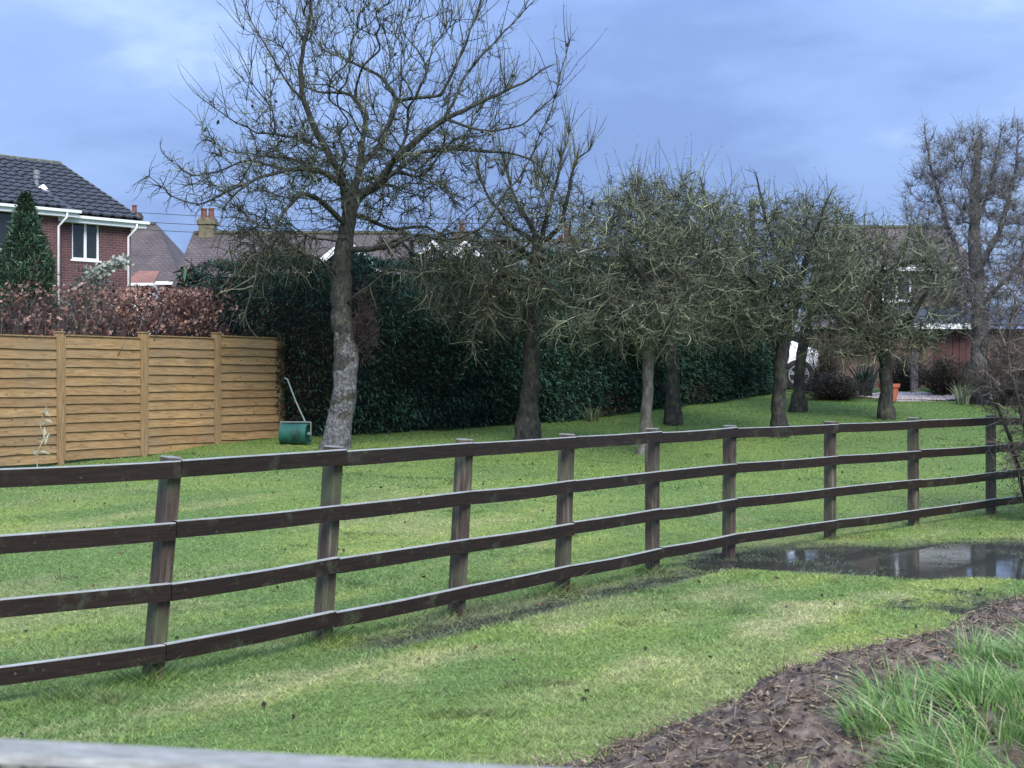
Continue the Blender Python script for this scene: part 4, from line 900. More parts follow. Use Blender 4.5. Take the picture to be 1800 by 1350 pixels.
def box_wall(name, x0, x1, y0, y1, z0, z1, mat, parent, holes=()):
    """front wall facing -y at y0 with real openings (x0,x1,z0,z1), closed box behind"""
    xs = sorted({x0, x1, *[h[0] for h in holes], *[h[1] for h in holes]}); zs = sorted({z0, z1, *[h[2] for h in holes], *[h[3] for h in holes]}); mb = MB()
    for i in range(len(xs)-1):
        for j in range(len(zs)-1):
            cx, cz = (xs[i]+xs[i+1])/2, (zs[j]+zs[j+1])/2
            if any(h[0] < cx < h[1] and h[2] < cz < h[3] for h in holes): continue
            mb.add([(xs[i], y0, zs[j]), (xs[i+1], y0, zs[j]), (xs[i+1], y0, zs[j+1]), (xs[i], y0, zs[j+1])], [(0, 1, 2, 3)])
    for h in holes:
        a, b, c, d = h; q = y0+0.12
        mb.add([(a, y0, c), (b, y0, c), (b, y0, d), (a, y0, d), (a, q, c), (b, q, c), (b, q, d), (a, q, d)], [(0, 4, 5, 1), (1, 5, 6, 2), (2, 6, 7, 3), (3, 7, 4, 0)])
    mb.add([(x0, y0, z0), (x1, y0, z0), (x1, y1, z0), (x0, y1, z0), (x0, y0, z1), (x1, y0, z1), (x1, y1, z1), (x0, y1, z1)], [(1, 2, 6, 5), (2, 3, 7, 6), (3, 0, 4, 7), (4, 5, 6, 7)])
    o = mb.build(name, mat, parent); uv_quad(o.data, wall_uv); return o

def brick_house():
    # local frame: x runs along the front wall from the far right corner (x=0) leftwards as negative x; -y faces the camera side
    ang = math.atan2(0.72, 0.69); cx, cy = -11.44, 44.4; z0 = float(G(cx, cy))
    t = thing('brick_house', 'red brick house with dark tiled roof and white window on the left', 'house', (cx, cy, z0), ang)
    e = 6.50-z0; st = -2.43; tan = 2.03/4.5; run = 4.5
    # windows are framed into real openings
    w1 = (-1.95, -1.05, 4.00-0.0+0.05, 5.30)
    zt = 1.51+(CY-383)/F*43.3-z0; zb = 1.51+(CY-457)/F*43.3-z0; w1 = (-1.95, -1.05, zb, zt)
    box_wall('wall', st, 0, 0, run*2-0.3, -0.3, e-0.05, M['brick'], t, [w1]); window(t, *w1, 0.06, 2)
    MB().box(-1.30, -1.10, 0.135, 0.16, zb+0.1, zt-0.05).build('curtain', M['curtain'], t)
    MB().box(-1.95, -1.05, 0.30, 0.34, zb-0.1, zt+0.1).build('blind', M['glass'], t)
    f2 = -0.22; e2 = e+0.10; w2 = (-5.6, -3.85, zb+0.1, zt+0.25)
    box_wall('wall', -9.0, st-0.003, f2, run*2-0.3, -0.3, e2-0.05, M['brick'], t, [w2]); window(t, *w2, f2+0.06, 3)
    # gable end on the right
    g = MB(); g.prism([(-0.02, 0.1, e-0.06), (-0.02, run*2-0.4, e-0.06), (-0.02, run+0.0, e+run*tan-0.12)], (-0.2, 0, 0)); o = g.build('gable', M['brick'], t); uv_quad(o.data, wall_uv)
    # roof: under-slab plus separate interlocking tiles on the visible slope
    ov = 0.28; r1 = slab('roof', [(st-0.0, -ov, e-ov*tan+0.02), (0.22, -ov, e-ov*tan+0.02), (0.22, run, e+run*tan+0.02), (st, run, e+run*tan+0.02)], 0.07, M['roof_dark'], t)
    r2 = slab('roof', [(-9.2, f2-ov, e2-ov*tan+0.02), (st+0.35, f2-ov, e2-ov*tan+0.02), (st+0.35, 0.3, e2+(0.3-f2)*tan+0.02), (st-0.003, run, e2+(run-f2)*tan-0.1), (-9.2, run, e2+(run-f2)*tan-0.1)], 0.07, M['roof_dark'], t)
    slab('roof', [(-9.2, run+0.003, e+run*tan), (0.22, run+0.003, e+run*tan), (0.22, run*2+ov, e-ov*tan), (-9.2, run*2+ov, e-ov*tan)], 0.07, M['roof_dark'], t)
    tw = 0.33; nrow = 14; v = []; f = []
    for k, (x, z) in enumerate([(0, 0.012), (0.06, 0.05), (0.12, 0.052), (0.19, 0.012), (0.26, 0.03), (0.325, 0.012)]):
        v += [(x, 0, z+0.055), (x, 0.42, z+0.004), (x, 0, z-0.0), (x, 0.42, z-0.02)]
    for k in range(5):
        a = k*4; f += [(a, a+4, a+5, a+1), (a+2, a+3, a+7, a+6), (a, a+2, a+6, a+4), (a+1, a+5, a+7, a+3)]
    f += [(0, 1, 3, 2), (20, 22, 23, 21)]
    tile = MB().add(v, f).build('tile', M['roof_dark'], link=False); sl = math.atan(tan)
    def tiles(roof, x0, x1, y0, zed, y1):
        step = (y1-y0)/nrow
        for r in range(nrow):
            n = int((x1-x0)/tw)
            for k in range(n):
                q = obj('tile', tile, roof); yy = y0+step*r; q.location = (x0+(x1-x0)*k/n, yy-0.03, zed+(yy-y0)*tan+0.028+random.uniform(-0.004, 0.004)); q.rotation_euler = (sl+random.uniform(-0.006, 0.006), 0, 0); q.scale = ((x1-x0)/n/tw*0.995, (step/math.cos(sl)+0.08)/0.42, 1)
    tiles(r1, st+0.0, 0.20, -ov, e-ov*tan+0.02, run-0.02); tiles(r2, -6.0, st, f2-ov, e2-ov*tan+0.02, run-0.1)
    # ridge, verge
    mb = MB()
    for k in range(20):
        x = -8.8+k*0.45; mb.lathe([(0.12, x), (0.125, x+0.2), (0.12, x+0.44)], 10, (0, run, e+run*tan+0.03), 'x')
    mb.build('ridge_tiles', M['ridge'], t)
    mb = MB()
    for k in range(12):
        y = -ov+k*(run+ov)/12; y2 = y+(run+ov)/12-0.01; mb.prism([(0.16, y, e+y*tan-0.06), (0.16, y2, e+y2*tan-0.06), (0.16, y2, e+y2*tan+0.10), (0.16, y, e+y*tan+0.10)], (0.09, 0, 0))
    mb.build('verge', M['ridge'], t)
    # gutters, fascia, downpipes
    def gutter(x0, x1, y, z):
        mb = MB(); mb.prism([(x0, y-0.06, z+0.05), (x0, y-0.05, z-0.03), (x0, y+0.03, z-0.03), (x0, y+0.045, z+0.05), (x0, y+0.03, z+0.05), (x0, y+0.02, z-0.015), (x0, y-0.04, z-0.015), (x0, y-0.045, z+0.05)], (x1-x0, 0, 0)); mb.build('gutter', M['upvc'], t)
        MB().box(x0, x1-0.05, y+0.05, y+0.075, z-0.15, z+0.02).build('fascia', M['upvc'], t); MB().box(x0+0.001, x1-0.051, y+0.076, y+0.30, z-0.15, z-0.13).build('soffit', M['upvc'], t)
    gutter(st-0.1, 0.42, -ov-0.04, e-ov*tan-0.04); gutter(-9.2, st+0.45, f2-ov-0.04, e2-ov*tan-0.02)
    def pipe(x, y0, yw, zt_):
        MB().tube([(x+0.12, y0, zt_-0.03), (x+0.12, y0, zt_-0.16), (x, yw-0.06, zt_-0.42), (x, yw-0.06, 0.0)], 0.036, 8).build('downpipe', M['upvc'], t, smooth=True)
    pipe(-0.12, -ov-0.04, 0, e-ov*tan-0.04); pipe(st-0.10, f2-ov-0.04, f2, e2-ov*tan-0.02)
    # flue terminal on the roof, small alarm-box vent on the wall
    y = 1.7; x = -2.15; zz = e+y*tan+0.03; v = MB(); v.lathe([(0.07, zz), (0.07, zz+0.30), (0.10, zz+0.32), (0.10, zz+0.40), (0.075, zz+0.42), (0.10, zz+0.44), (0.10, zz+0.56), (0.06, zz+0.58)], 14, (x, y, 0)); v.build('roof_vent', M['lead'], t)
    MB().prism([(x-0.2, y-0.35, zz-0.06), (x+0.25, y-0.35, zz-0.06), (x+0.15, y-0.2, zz+0.14)], (0, 0.05, 0.03)).build('vent_flashing', M['upvc'], t)
    MB().box(-3.30, -3.16, f2-0.06, f2-0.002, e2-0.52, e2-0.34).build('wall_vent', M['upvc'], t)
brick_house()

def gable_house(label, x0, x1, y, ridge, eave, depth, wall, roof, z0=1.4, hip=0.0, name='house'):
    """a house whose ridge runs across the view; roof slope towards the camera; local origin at its front left base"""
    t = thing(name, label, 'house', (x0, y, z0)); L = x1-x0; h = eave-z0; rg = ridge-z0
    w = box_wall('wall', 0, L, 0, depth, -0.4, h, M[wall], t)
    slab('roof', [(-0.25, -0.3, h-0.15), (L+0.25, -0.3, h-0.15), (L+0.25-hip, depth/2, rg), (-0.25, depth/2, rg)], 0.1, M[roof], t)
    slab('roof', [(-0.25, depth/2+0.002, rg), (L+0.25-hip, depth/2+0.002, rg), (L+0.25, depth+0.3, h-0.15), (-0.25, depth+0.3, h-0.15)], 0.1, M[roof], t)
    if hip: slab('roof', [(L+0.25, -0.3, h-0.153), (L+0.25, depth+0.3, h-0.153), (L+0.25-hip, depth/2, rg-0.003)], 0.1, M[roof], t)
    sides = [0.0] if hip else [0.0, L-0.2]
    for x in sides:
        g = MB().prism([(x, 0.05, h-0.02), (x, depth-0.05, h-0.02), (x, depth/2, rg-0.13)], (0.2, 0, 0)).build('gable', M[wall], t); uv_quad(g.data, wall_uv)
    MB().box(-0.2, L+0.2 if not hip else L-hip+0.2, depth/2-0.1, depth/2+0.1, rg-0.02, rg+0.07).build('ridge_tiles', M['ridge'], t)
    MB().box(-0.2, L+0.2, -0.37, -0.305, h-0.30, h-0.17).build('gutter', M['white'], t)
    return t
def front_gable(t, cx, w, y0, apex, base, wall, roof, depth=3.0):
    """a cross gable facing the camera with white bargeboards"""
    g = MB().prism([(cx-w/2, y0, base), (cx+w/2, y0, base), (cx, y0, apex)], (0, depth, 0)).build('gable', M[wall], t); uv_quad(g.data, wall_uv)
    for s in (-1, 1):
        slab('gable_roof', [(cx+s*(w/2+0.2), y0-0.25, base-0.12), (cx, y0-0.25, apex+0.12), (cx, y0+depth, apex+0.12), (cx+s*(w/2+0.2), y0+depth, base-0.12)][::s], 0.08, M[roof], t)
        b = MB().prism([(cx+s*(w/2+0.2), y0-0.30, base-0.14), (cx+s*(w/2+0.2), y0-0.30, base-0.36), (cx+s*0.001, y0-0.30, apex-0.12), (cx+s*0.001, y0-0.30, apex+0.11)], (0, 0.045, 0)).build('bargeboard', M['white'], t)
def background_houses():
    X = lambda px, Y: (px-CX)/F*Y
    Z = lambda py, Y: CAMZ+(CY-py)/F*Y
    Y = 58; t = gable_house('brown tiled hipped-roof house just right of the red brick house', X(120, Y), X(312, Y), Y, Z(392, Y+3), Z(488, Y), 7, 'brick', 'tiles_brown', hip=1.9)
    chimney(t, X(232, Y+3)-t.location.x, 3.4, 4.0, Z(373, Y+3)-1.4, 0.5, 0.5, M['brick_o'], 1)
    # small orange lean-to in front of it
    l = thing('lean_to', 'small orange-tiled lean-to beyond the downpipe of the red brick house', 'outbuilding', (X(225, 54), 54, 1.4)); w = X(268, 54)-X(225, 54)
    box_wall('wall', 0, w, 0, 2, -0.3, Z(500, 54)-1.4, M['white'], l); slab('roof', [(-0.1, -0.2, Z(497, 54)-1.4), (w+0.1, -0.2, Z(497, 54)-1.4), (w-0.2, 2.0, Z(472, 55)-1.4), (-0.1, 2.0, Z(472, 55)-1.4)], 0.08, M['tiles_orange'], l); MB().box(-0.1, w+0.1, -0.26, -0.205, Z(503, 54)-1.4, Z(498, 54)-1.4).build('fascia', M['white'], l)
    Y = 47; t = gable_house('long brown-roofed house with mossy twin-pot chimney behind the conifer hedge', X(352, Y+3), X(712, Y+3), Y, Z(410, Y+3), Z(500, Y), 6, 'brick', 'tiles_brown')
    chimney(t, 0.25, 3.0, 3.0, Z(384, Y+3)-1.4, 0.52, 0.5, simple('mossy_chimney_brick', [(0.35, (0.10, 0.085, 0.05)), (0.65, (0.19, 0.165, 0.11))], 6, 0.9, 0.5), 2)
    front_gable(t, X(612, Y)-t.location.x, 1.9, -0.6, Z(428, Y)-1.4, Z(468, Y)-1.4, 'brick', 'tiles_brown')
    Y = 50; t = gable_house('grey slate-roofed house seen between the two left apple trees', X(726, Y+3), X(1030, Y+3), Y, Z(424, Y+3), Z(500, Y), 6, 'brick', 'tiles_slate')
    chimney(t, X(812, Y+3)-t.location.x, 3.0, 3.0, Z(408, Y+3)-1.4, 0.62, 0.55, M['brick_o'], 1); chimney(t, X(996, Y+3)-t.location.x, 3.0, 3.0, Z(414, Y+3)-1.4, 0.55, 0.5, M['brick'], 1)
    for px in (764, 820): front_gable(t, X(px, Y)-t.location.x, 1.5, -0.4, Z(430, Y)-1.4, Z(462, Y)-1.4, 'white', 'tiles_slate')
    Y = 52; t = gable_house('brick house with brown roof glimpsed through the round-headed apple tree', X(1150, Y), X(1330, Y), Y, Z(440, Y+3), Z(500, Y), 6, 'brick', 'tiles_pink'); front_gable(t, X(1240, Y)-t.location.x, 2.2, -0.5, Z(432, Y)-1.4, Z(475, Y)-1.4, 'brick_o', 'tiles_pink')
    Y = 50; t = gable_house('brown brick house with pinkish tiled roof behind the right-hand apple trees', X(1500, Y), X(1700, Y), Y, Z(400, Y+3), Z(462, Y), 6, 'brick_o', 'tiles_pink')
    for px in (1575,):
        x = X(px, Y)-t.location.x; w = window(t, x-0.5, x+0.5, Z(530, Y)-1.4, Z(480, Y)-1.4, -0.06, 2)
    # telegraph pole and wires
    p = W(1322, 350, 49); t = thing('telegraph_pole', 'dark telegraph pole rising behind the middle apple trees', 'pole', (p[0], p[1], 1.4)); mb = MB(); mb.lathe([(0.13, -0.2), (0.12, 2.5), (0.10, p[2]-1.4-0.03), (0.09, p[2]-1.4)], 12); mb.build('shaft', M['bark_dark'], t)
    mb = MB(); mb.box(-0.5, 0.5, -0.05, 0.05, p[2]-1.4-0.75, p[2]-1.4-0.65); mb.build('crossarm', M['bark_dark'], t)
    for k, (y0, y1) in enumerate(((372, 378), (388, 392), (402, 400))):
        a = W(215, y0, 52.5); b = W(1322, y1, 49.1); pts = [(a[0]+(b[0]-a[0])*s, a[1]+(b[1]-a[1])*s, a[2]+(b[2]-a[2])*s-0.35*math.sin(math.pi*s)) for s in np.linspace(0, 1, 24)]
        o = MB().tube(pts, 0.011, 4).build('overhead_wire', M['wire']); tag(o, 'thin overhead wire, %s of the three crossing the sky above the roofs' % ('highest', 'middle one', 'lowest')[k], 'wire', 'overhead wires')
background_houses()

# ------------------------------------------------------------------ right-hand garden: outbuilding, car, beds
def outbuilding():
    Y = 41.0; X = lambda px: (px-CX)/F*Y; x0 = X(1425); z0 = float(G(x0, Y)); zt = CAMZ+(CY-578)/F*Y-z0
    t = thing('brick_outbuilding', 'low brick garage with dark red doors and white roof edge behind the garden bed', 'outbuilding', (x0, Y, z0)); L = X(1900)-x0
    a, b = X(1640)-x0, X(1735)-x0
    box_wall('wall', 0, L, 0, 4, -0.3, zt, M['brick_o'], t, [(a, b, -0.3, zt-0.12)])
    n = 8
    for k in range(n):
        MB().box(a+(b-a)*k/n+0.006, a+(b-a)*(k+1)/n-0.006, 0.06, 0.09, -0.2, zt-0.14).build('door_board', M['door_red'], t)
    fx = X(1600)-x0
    slab('roof', [(fx, -0.4, zt+0.12), (L+0.2, -0.4, zt+0.12), (L+0.2, 4.2, zt+0.85), (fx, 4.2, zt+0.85)], 0.06, M['roof_dark'], t)
    MB().box(fx, fx+1.7, -0.46, -0.405, zt-0.02, zt+0.14).build('fascia', M['white'], t)
    slab('roof', [(-0.1, -0.2, zt+0.08), (fx-0.01, -0.2, zt+0.08), (fx-0.01, 4.2, zt+0.6), (-0.1, 4.2, zt+0.6)], 0.08, M['tiles_pink'], t)
    w = thing('brick_wall', 'orange-brown brick garden wall behind the white car', 'wall', (X(1250), 43.2, z0)); o = box_wall('bricks', 0, X(1424)-X(1250), 0, 0.23, -0.3, 1.75, M['brick_o'], w); MB().box(-0.02, X(1424)-X(1250), -0.03, 0.26, 1.752, 1.82).build('coping', M['ridge'], w)
outbuilding()

def car():
    # white car side-on, tail to the right; local x forward = world -x
    wx, wy, wz = 0, 36.9, 0; rear_axle_x = (1396-CX)/F*wy; gz = float(G(rear_axle_x, wy))
    t = thing('white_car', 'white car parked at the end of the hedge, rear wheel showing between two trunks', 'car', (rear_axle_x, wy, gz), R(176))
    paint = plain('white_car_paint', (0.80, 0.82, 0.84), 0.25, var=0.02); dark = plain('black_trim', (0.012, 0.012, 0.013), 0.5); tyre = simple('tyre_rubber', [(0.4, (0.012, 0.012, 0.013)), (0.6, (0.022, 0.022, 0.022))], 20, 0.85, 0.3); alloy = plain('alloy', (0.62, 0.63, 0.65), 0.3, 0.8); red = plain('tail_lamp_red', (0.35, 0.012, 0.012), 0.2)
    # stations from tail to nose: x, sill z, shoulder z, roof z, half width low, half width at shoulder, half width at top
    S = [(-0.56, 0.42, 0.80, 0.82, 0.60, 0.62, 0.58), (-0.52, 0.30, 0.92, 0.96, 0.78, 0.80, 0.68), (-0.34, 0.22, 0.96, 1.02, 0.87, 0.87, 0.72), (0.0, 0.20, 0.98, 1.16, 0.89, 0.90, 0.68), (0.45, 0.20, 0.97, 1.36, 0.90, 0.91, 0.60), (0.9, 0.19, 0.95, 1.45, 0.90, 0.91, 0.58),
         (1.5, 0.19, 0.93, 1.46, 0.90, 0.91, 0.58), (2.0, 0.19, 0.92, 1.38, 0.90, 0.90, 0.60), (2.55, 0.19, 0.92, 1.06, 0.90, 0.89, 0.68), (2.8, 0.20, 0.90, 0.96, 0.89, 0.88, 0.72), (3.3, 0.20, 0.82, 0.86, 0.86, 0.84, 0.68), (3.6, 0.24, 0.70, 0.74, 0.78, 0.74, 0.60), (3.72, 0.36, 0.58, 0.62, 0.62, 0.58, 0.50)]
    v = []; f = []
    for (x, zs, zh, zr, a, b, c) in S:
        ring = [(0, zs-0.02), (a*0.85, zs), (a, zs+0.16), (b+0.015, zs+(zh-zs)*0.62), (b, zh), (c+(b-c)*0.25, zh+(zr-zh)*0.72), (c*0.82, zr-0.02), (0, zr)]
        v += [(x, y, z) for y, z in ring]+[(x, -y, z) for y, z in ring[-2:0:-1]]
    m = 14
    for i in range(len(S)-1):
        for k in range(m): f.append((i*m+k, i*m+(k+1) % m, i*m+m+(k+1) % m, i*m+m+k))
    f += [tuple(range(m)), tuple(range((len(S)-1)*m, len(S)*m))]
    body = MB().add(v, f).build('body', paint, t, smooth=True); sub = body.modifiers.new('sub', 'SUBSURF'); sub.levels = 2; sub.render_levels = 2
    for s in (-1, 1):
        for q, pts in enumerate(([(0.20, 1.02, 0.885), (1.12, 0.98, 0.905), (1.12, 1.32, 0.72), (0.66, 1.30, 0.72)], [(1.2, 0.98, 0.905), (2.35, 0.96, 0.895), (1.98, 1.27, 0.73), (1.2, 1.32, 0.72)])):
            MB().prism([(x, s*(y+0.012), z) for x, z, y in pts], (0, -s*0.03, 0)).build('side_window', M['glass'], t)
        MB().box(-0.545, -0.47, s*0.74-0.06, s*0.74+0.06, 0.72, 0.82).build('tail_lamp', red, t, bevel=0.015)
        MB().box(3.34, 3.62, s*0.66-0.1, s*0.66+0.1, 0.58, 0.70).build('headlight', M['glass'], t, bevel=0.02)
        MB().box(1.0, 1.18, s*0.915-0.008, s*0.915+0.008, 0.80, 0.83).build('door_handle', paint, t)
        MB().box(2.1, 2.25, s*1.0-0.09, s*1.0+0.09, 0.95, 1.08).build('wing_mirror', paint, t, bevel=0.02)
        MB().box(-0.1, 2.9, s*0.885-0.02, s*0.885+0.02, 0.19, 0.27).build('sill_trim', dark, t)
        for xw in (0.0, 2.62):
            MB().lathe([(0.37, s*0.80), (0.375, s*0.925), (0.30, s*0.926), (0.30, s*0.80)], 28, (xw, 0, 0.34), 'y').build('wheel_arch', dark, t)
            w = MB().lathe([(0.24, s*0.74), (0.31, s*0.74), (0.335, s*0.77), (0.335, s*0.91), (0.31, s*0.94), (0.245, s*0.942), (0.24, s*0.93)], 32, (xw, 0, 0.335), 'y').build('wheel', tyre, t, smooth=False)
            MB().lathe([(0.235, s*0.905), (0.235, s*0.915), (0.02, s*0.918)], 24, (xw, 0, 0.335), 'y').build('brake_disc', dark, w)
            r = MB(); 
            for k in range(5):
                a = 2*math.pi*k/5+0.3
                for da in (-0.16, 0.16):
                    p0 = (0.05*math.cos(a), 0.05*math.sin(a)); p1 = (0.238*math.cos(a+da), 0.238*math.sin(a+da)); nx, nz = -math.sin(a)*0.018, math.cos(a)*0.018
                    r.prism([(xw+p0[0]+nx, s*0.935, 0.335+p0[1]+nz), (xw+p0[0]-nx, s*0.935, 0.335+p0[1]-nz), (xw+p1[0]-nx, s*0.945, 0.335+p1[1]-nz), (xw+p1[0]+nx, s*0.945, 0.335+p1[1]+nz)], (0, -s*0.015, 0))
            r.lathe([(0.065, s*0.92), (0.065, s*0.95), (0.01, s*0.952)], 14, (xw, 0, 0.335), 'y'); r.lathe([(0.244, s*0.925), (0.25, s*0.947), (0.226, s*0.947), (0.226, s*0.925)], 32, (xw, 0, 0.335), 'y'); r.build('rim', alloy, w)
    MB().box(-0.575, -0.47, -0.7, 0.7, 0.24, 0.34).build('bumper_trim', dark, t, bevel=0.02)
    MB().prism([(0.05, -0.56, 1.175), (0.05, 0.56, 1.175), (0.50, 0.50, 1.385), (0.50, -0.50, 1.385)], (-0.01, 0, 0.015)).build('rear_window', M['glass'], t)
    MB().prism([(2.50, -0.60, 1.09), (2.50, 0.60, 1.09), (2.02, 0.52, 1.38), (2.02, -0.52, 1.38)], (0.01, 0, 0.015)).build('windscreen', M['glass'], t)
car()

def strap_plant(px, py, label, h, n, col, spread=0.5, name='spiky_plant', wd=0.035, parts='leaves'):
    bx, by, bz = hit(px, py); t = thing(name, label, 'plant', (bx, by, bz)); a = rng.random(n)*2*np.pi; r = 0.12*np.sqrt(rng.random(n)); x = bx+np.cos(a)*r; y = by+np.sin(a)*r
    ex = (np.cos(a)*spread*(0.2+rng.random(n)), np.sin(a)*spread*(0.2+rng.random(n)))
    o = blades(x-0, y, np.full(n, bz-0.02), h*(0.55+0.5*rng.random(n)), np.full(n, wd), 0.12, np.asarray(col)*(0.6+0.8*rng.random((n, 1))), parts, seg=4, mat='leaf', extra=ex); o.data.transform(Matrix.Translation(-t.location)); o.parent = t; o['kind'] = 'stuff'
strap_plant(1522, 700, 'large dark blue-green sword-leaved plant beside the forked apple tree', 1.0, 90, (0.022, 0.045, 0.042), 0.35, wd=0.06)
strap_plant(1692, 712, 'pale variegated spiky plant on the gravel by the stump', 0.62, 60, (0.22, 0.26, 0.17), 0.55, wd=0.035)
strap_plant(1040, 742, 'low clump of strappy yellow-green leaves at the foot of the hedge', 0.42, 60, (0.13, 0.16, 0.085), 0.9, wd=0.022)
def shrub(px, py, w, h, label, cols, leaf=0.05, n=2600, twigs=500, name='garden_shrub', Yoff=0.0):
    bx, by, bz = hit(px, py); s = by/F; by += Yoff; bx = (px-CX)/F*by; t = thing(name, label, 'shrub', (bx, by, bz)); acc = Acc()
    b = np.tile([[bx, by, bz-0.03]], (twigs, 1))+rng.normal(size=(twigs, 3))*np.array([0.07, 0.07, 0]); d = rng.normal(size=(twigs, 3))*np.array([w*s*0.5, w*s*0.5, 0.15])+np.array([0, 0, h*s*0.8])
    make_twigs(acc, b, d, np.linalg.norm(d, axis=1)*(0.6+0.5*rng.random(twigs)), np.full(twigs, 0.006), 0.0, 0, 6, 0.15, np.array([0.05, 0.04, 0.035])*(0.6+0.8*rng.random((twigs, 1))))
    o = acc.build('stems', M['twig'], t); o['kind'] = 'stuff'
    u = rng.normal(size=(n, 3)); u /= np.linalg.norm(u, axis=1)[:, None]; r = rng.random(n)**0.4; lump = 0.75+0.5*vnoise3(u*2.3+px); P = np.array([bx, by, bz+h*s*0.52])+u*(r*lump)[:, None]*np.array([w*s*0.5, w*s*0.45, h*s*0.5])
    P[:, 2] = np.maximum(P[:, 2], bz+0.03); c = np.array(cols); leaf_mesh(P, leaf, leaf*0.35, c[rng.integers(0, len(c), n)], 'leaves', t, M['leaf'])
shrub(1466, 704, 105, 48, 'low dark purple-brown shrub by the white car', [(0.025, 0.022, 0.022), (0.04, 0.035, 0.03), (0.02, 0.03, 0.02)])
shrub(1440, 690, 60, 110, 'tall brown twiggy shrub against the brick wall near the car', [(0.05, 0.035, 0.03), (0.06, 0.05, 0.035)], n=900, twigs=900, Yoff=1.2)
shrub(1590, 692, 70, 75, 'brown winter shrub behind the terracotta pot', [(0.05, 0.045, 0.03), (0.035, 0.04, 0.025)], n=1500, twigs=500, Yoff=1.0)
shrub(1660, 698, 75, 75, 'olive bronze leafy shrub in front of the dark red doors', [(0.09, 0.085, 0.04), (0.06, 0.06, 0.03), (0.12, 0.08, 0.05)], n=2000)
shrub(1775, 715, 90, 110, 'brown leafless bush at the far right behind the rail fence', [(0.07, 0.05, 0.04), (0.05, 0.045, 0.03)], n=1500, twigs=900)
shrub(162, 640, 105, 190, 'variegated pale-leaved shrub below the white house window', [(0.05, 0.075, 0.05), (0.30, 0.32, 0.27), (0.04, 0.055, 0.04), (0.20, 0.23, 0.18)], leaf=0.10, n=2600, twigs=300, Yoff=0) if False else None
def house_shrub():
    c = np.array(W(160, 492, 40.5)); z0 = float(G(c[0], c[1])); t = thing('variegated_shrub', 'variegated pale-leaved shrub below the white house window', 'shrub', (c[0], c[1], z0)); n = 2600
    H = c[2]+0.05-z0; acc = Acc(); b = np.tile([[c[0], c[1], z0-0.03]], (160, 1)); d = rng.normal(size=(160, 3))*np.array([0.55, 0.4, 0.1])+np.array([0, 0, H]); make_twigs(acc, b, d, np.linalg.norm(d, axis=1)*(0.75+0.4*rng.random(160)), np.full(160, 0.009), 0.02, 0, 7, 0.1, np.array([0.08, 0.07, 0.06])*(0.6+0.8*rng.random((160, 1)))); o = acc.build('stems', M['twig'], t); o['kind'] = 'stuff'
    u = rng.normal(size=(n, 3)); u /= np.linalg.norm(u, axis=1)[:, None]; P = np.array([c[0], c[1], z0+H*0.55])+u*(rng.random(n)**0.45)[:, None]*np.array([0.85, 0.6, H*0.55])*(0.7+0.6*vnoise3(u*2.6))[:, None]
    P[:, 2] = np.maximum(P[:, 2], z0+0.05); pal = np.array([(0.045, 0.07, 0.05), (0.30, 0.32, 0.27), (0.04, 0.055, 0.04), (0.17, 0.20, 0.15)]); leaf_mesh(P, 0.12, 0.045, pal[rng.integers(0, 4, n)], 'leaves', t, M['leaf'])
    tip = np.array(W(190, 470, 40.3)); n = 260; P = tip+np.linspace(-1, 1, n)[:, None]*np.array([0.45, 0, 0.22])+rng.normal(size=(n, 3))*0.09; leaf_mesh(P, 0.14, 0.05, np.array([0.34, 0.36, 0.31]), 'leaves', t, M['leaf'])
house_shrub()
def columnar_conifer():
    Y = 36.0; top = W(45, 346, Y); x = top[0]; z0 = float(G(x, Y)); t = thing('columnar_conifer', 'cone-shaped evergreen in front of the red brick house', 'tree', (x, Y, z0)); H = top[2]-z0
    MB().lathe([(0.10, -0.1), (0.08, H*0.5), (0.03, H*0.92), (0.005, H*0.97)], 10).build('trunk', M['bark_dark'], t)
    n = 11000; h = rng.random(n)**0.8; a = rng.random(n)*2*np.pi; prof = np.interp(h, [0, 0.15, 0.5, 0.62, 0.78, 0.92, 1.0], [0.55, 0.70, 0.70, 0.60, 0.38, 0.15, 0.02])*(0.72+0.55*vnoise3(np.stack([np.cos(a)*1.7, np.sin(a)*1.7, h*9], 1)))
    r = prof*(0.55+0.45*rng.random(n)**0.5); P = np.stack([x+np.cos(a)*r, Y+np.sin(a)*r, z0+0.05+h*(H-0.05)], 1); o = np.stack([np.cos(a), np.sin(a), np.full(n, 0.9)], 1); acc = Acc()
    conifer_sprays(acc, P, o, 0.12, np.array([[0.036, 0.072, 0.044], [0.055, 0.10, 0.058], [0.085, 0.13, 0.080], [0.045, 0.080, 0.056]]), -0.1, 2); f = acc.build('crown', M['conifer'], t); f['kind'] = 'stuff'
columnar_conifer()

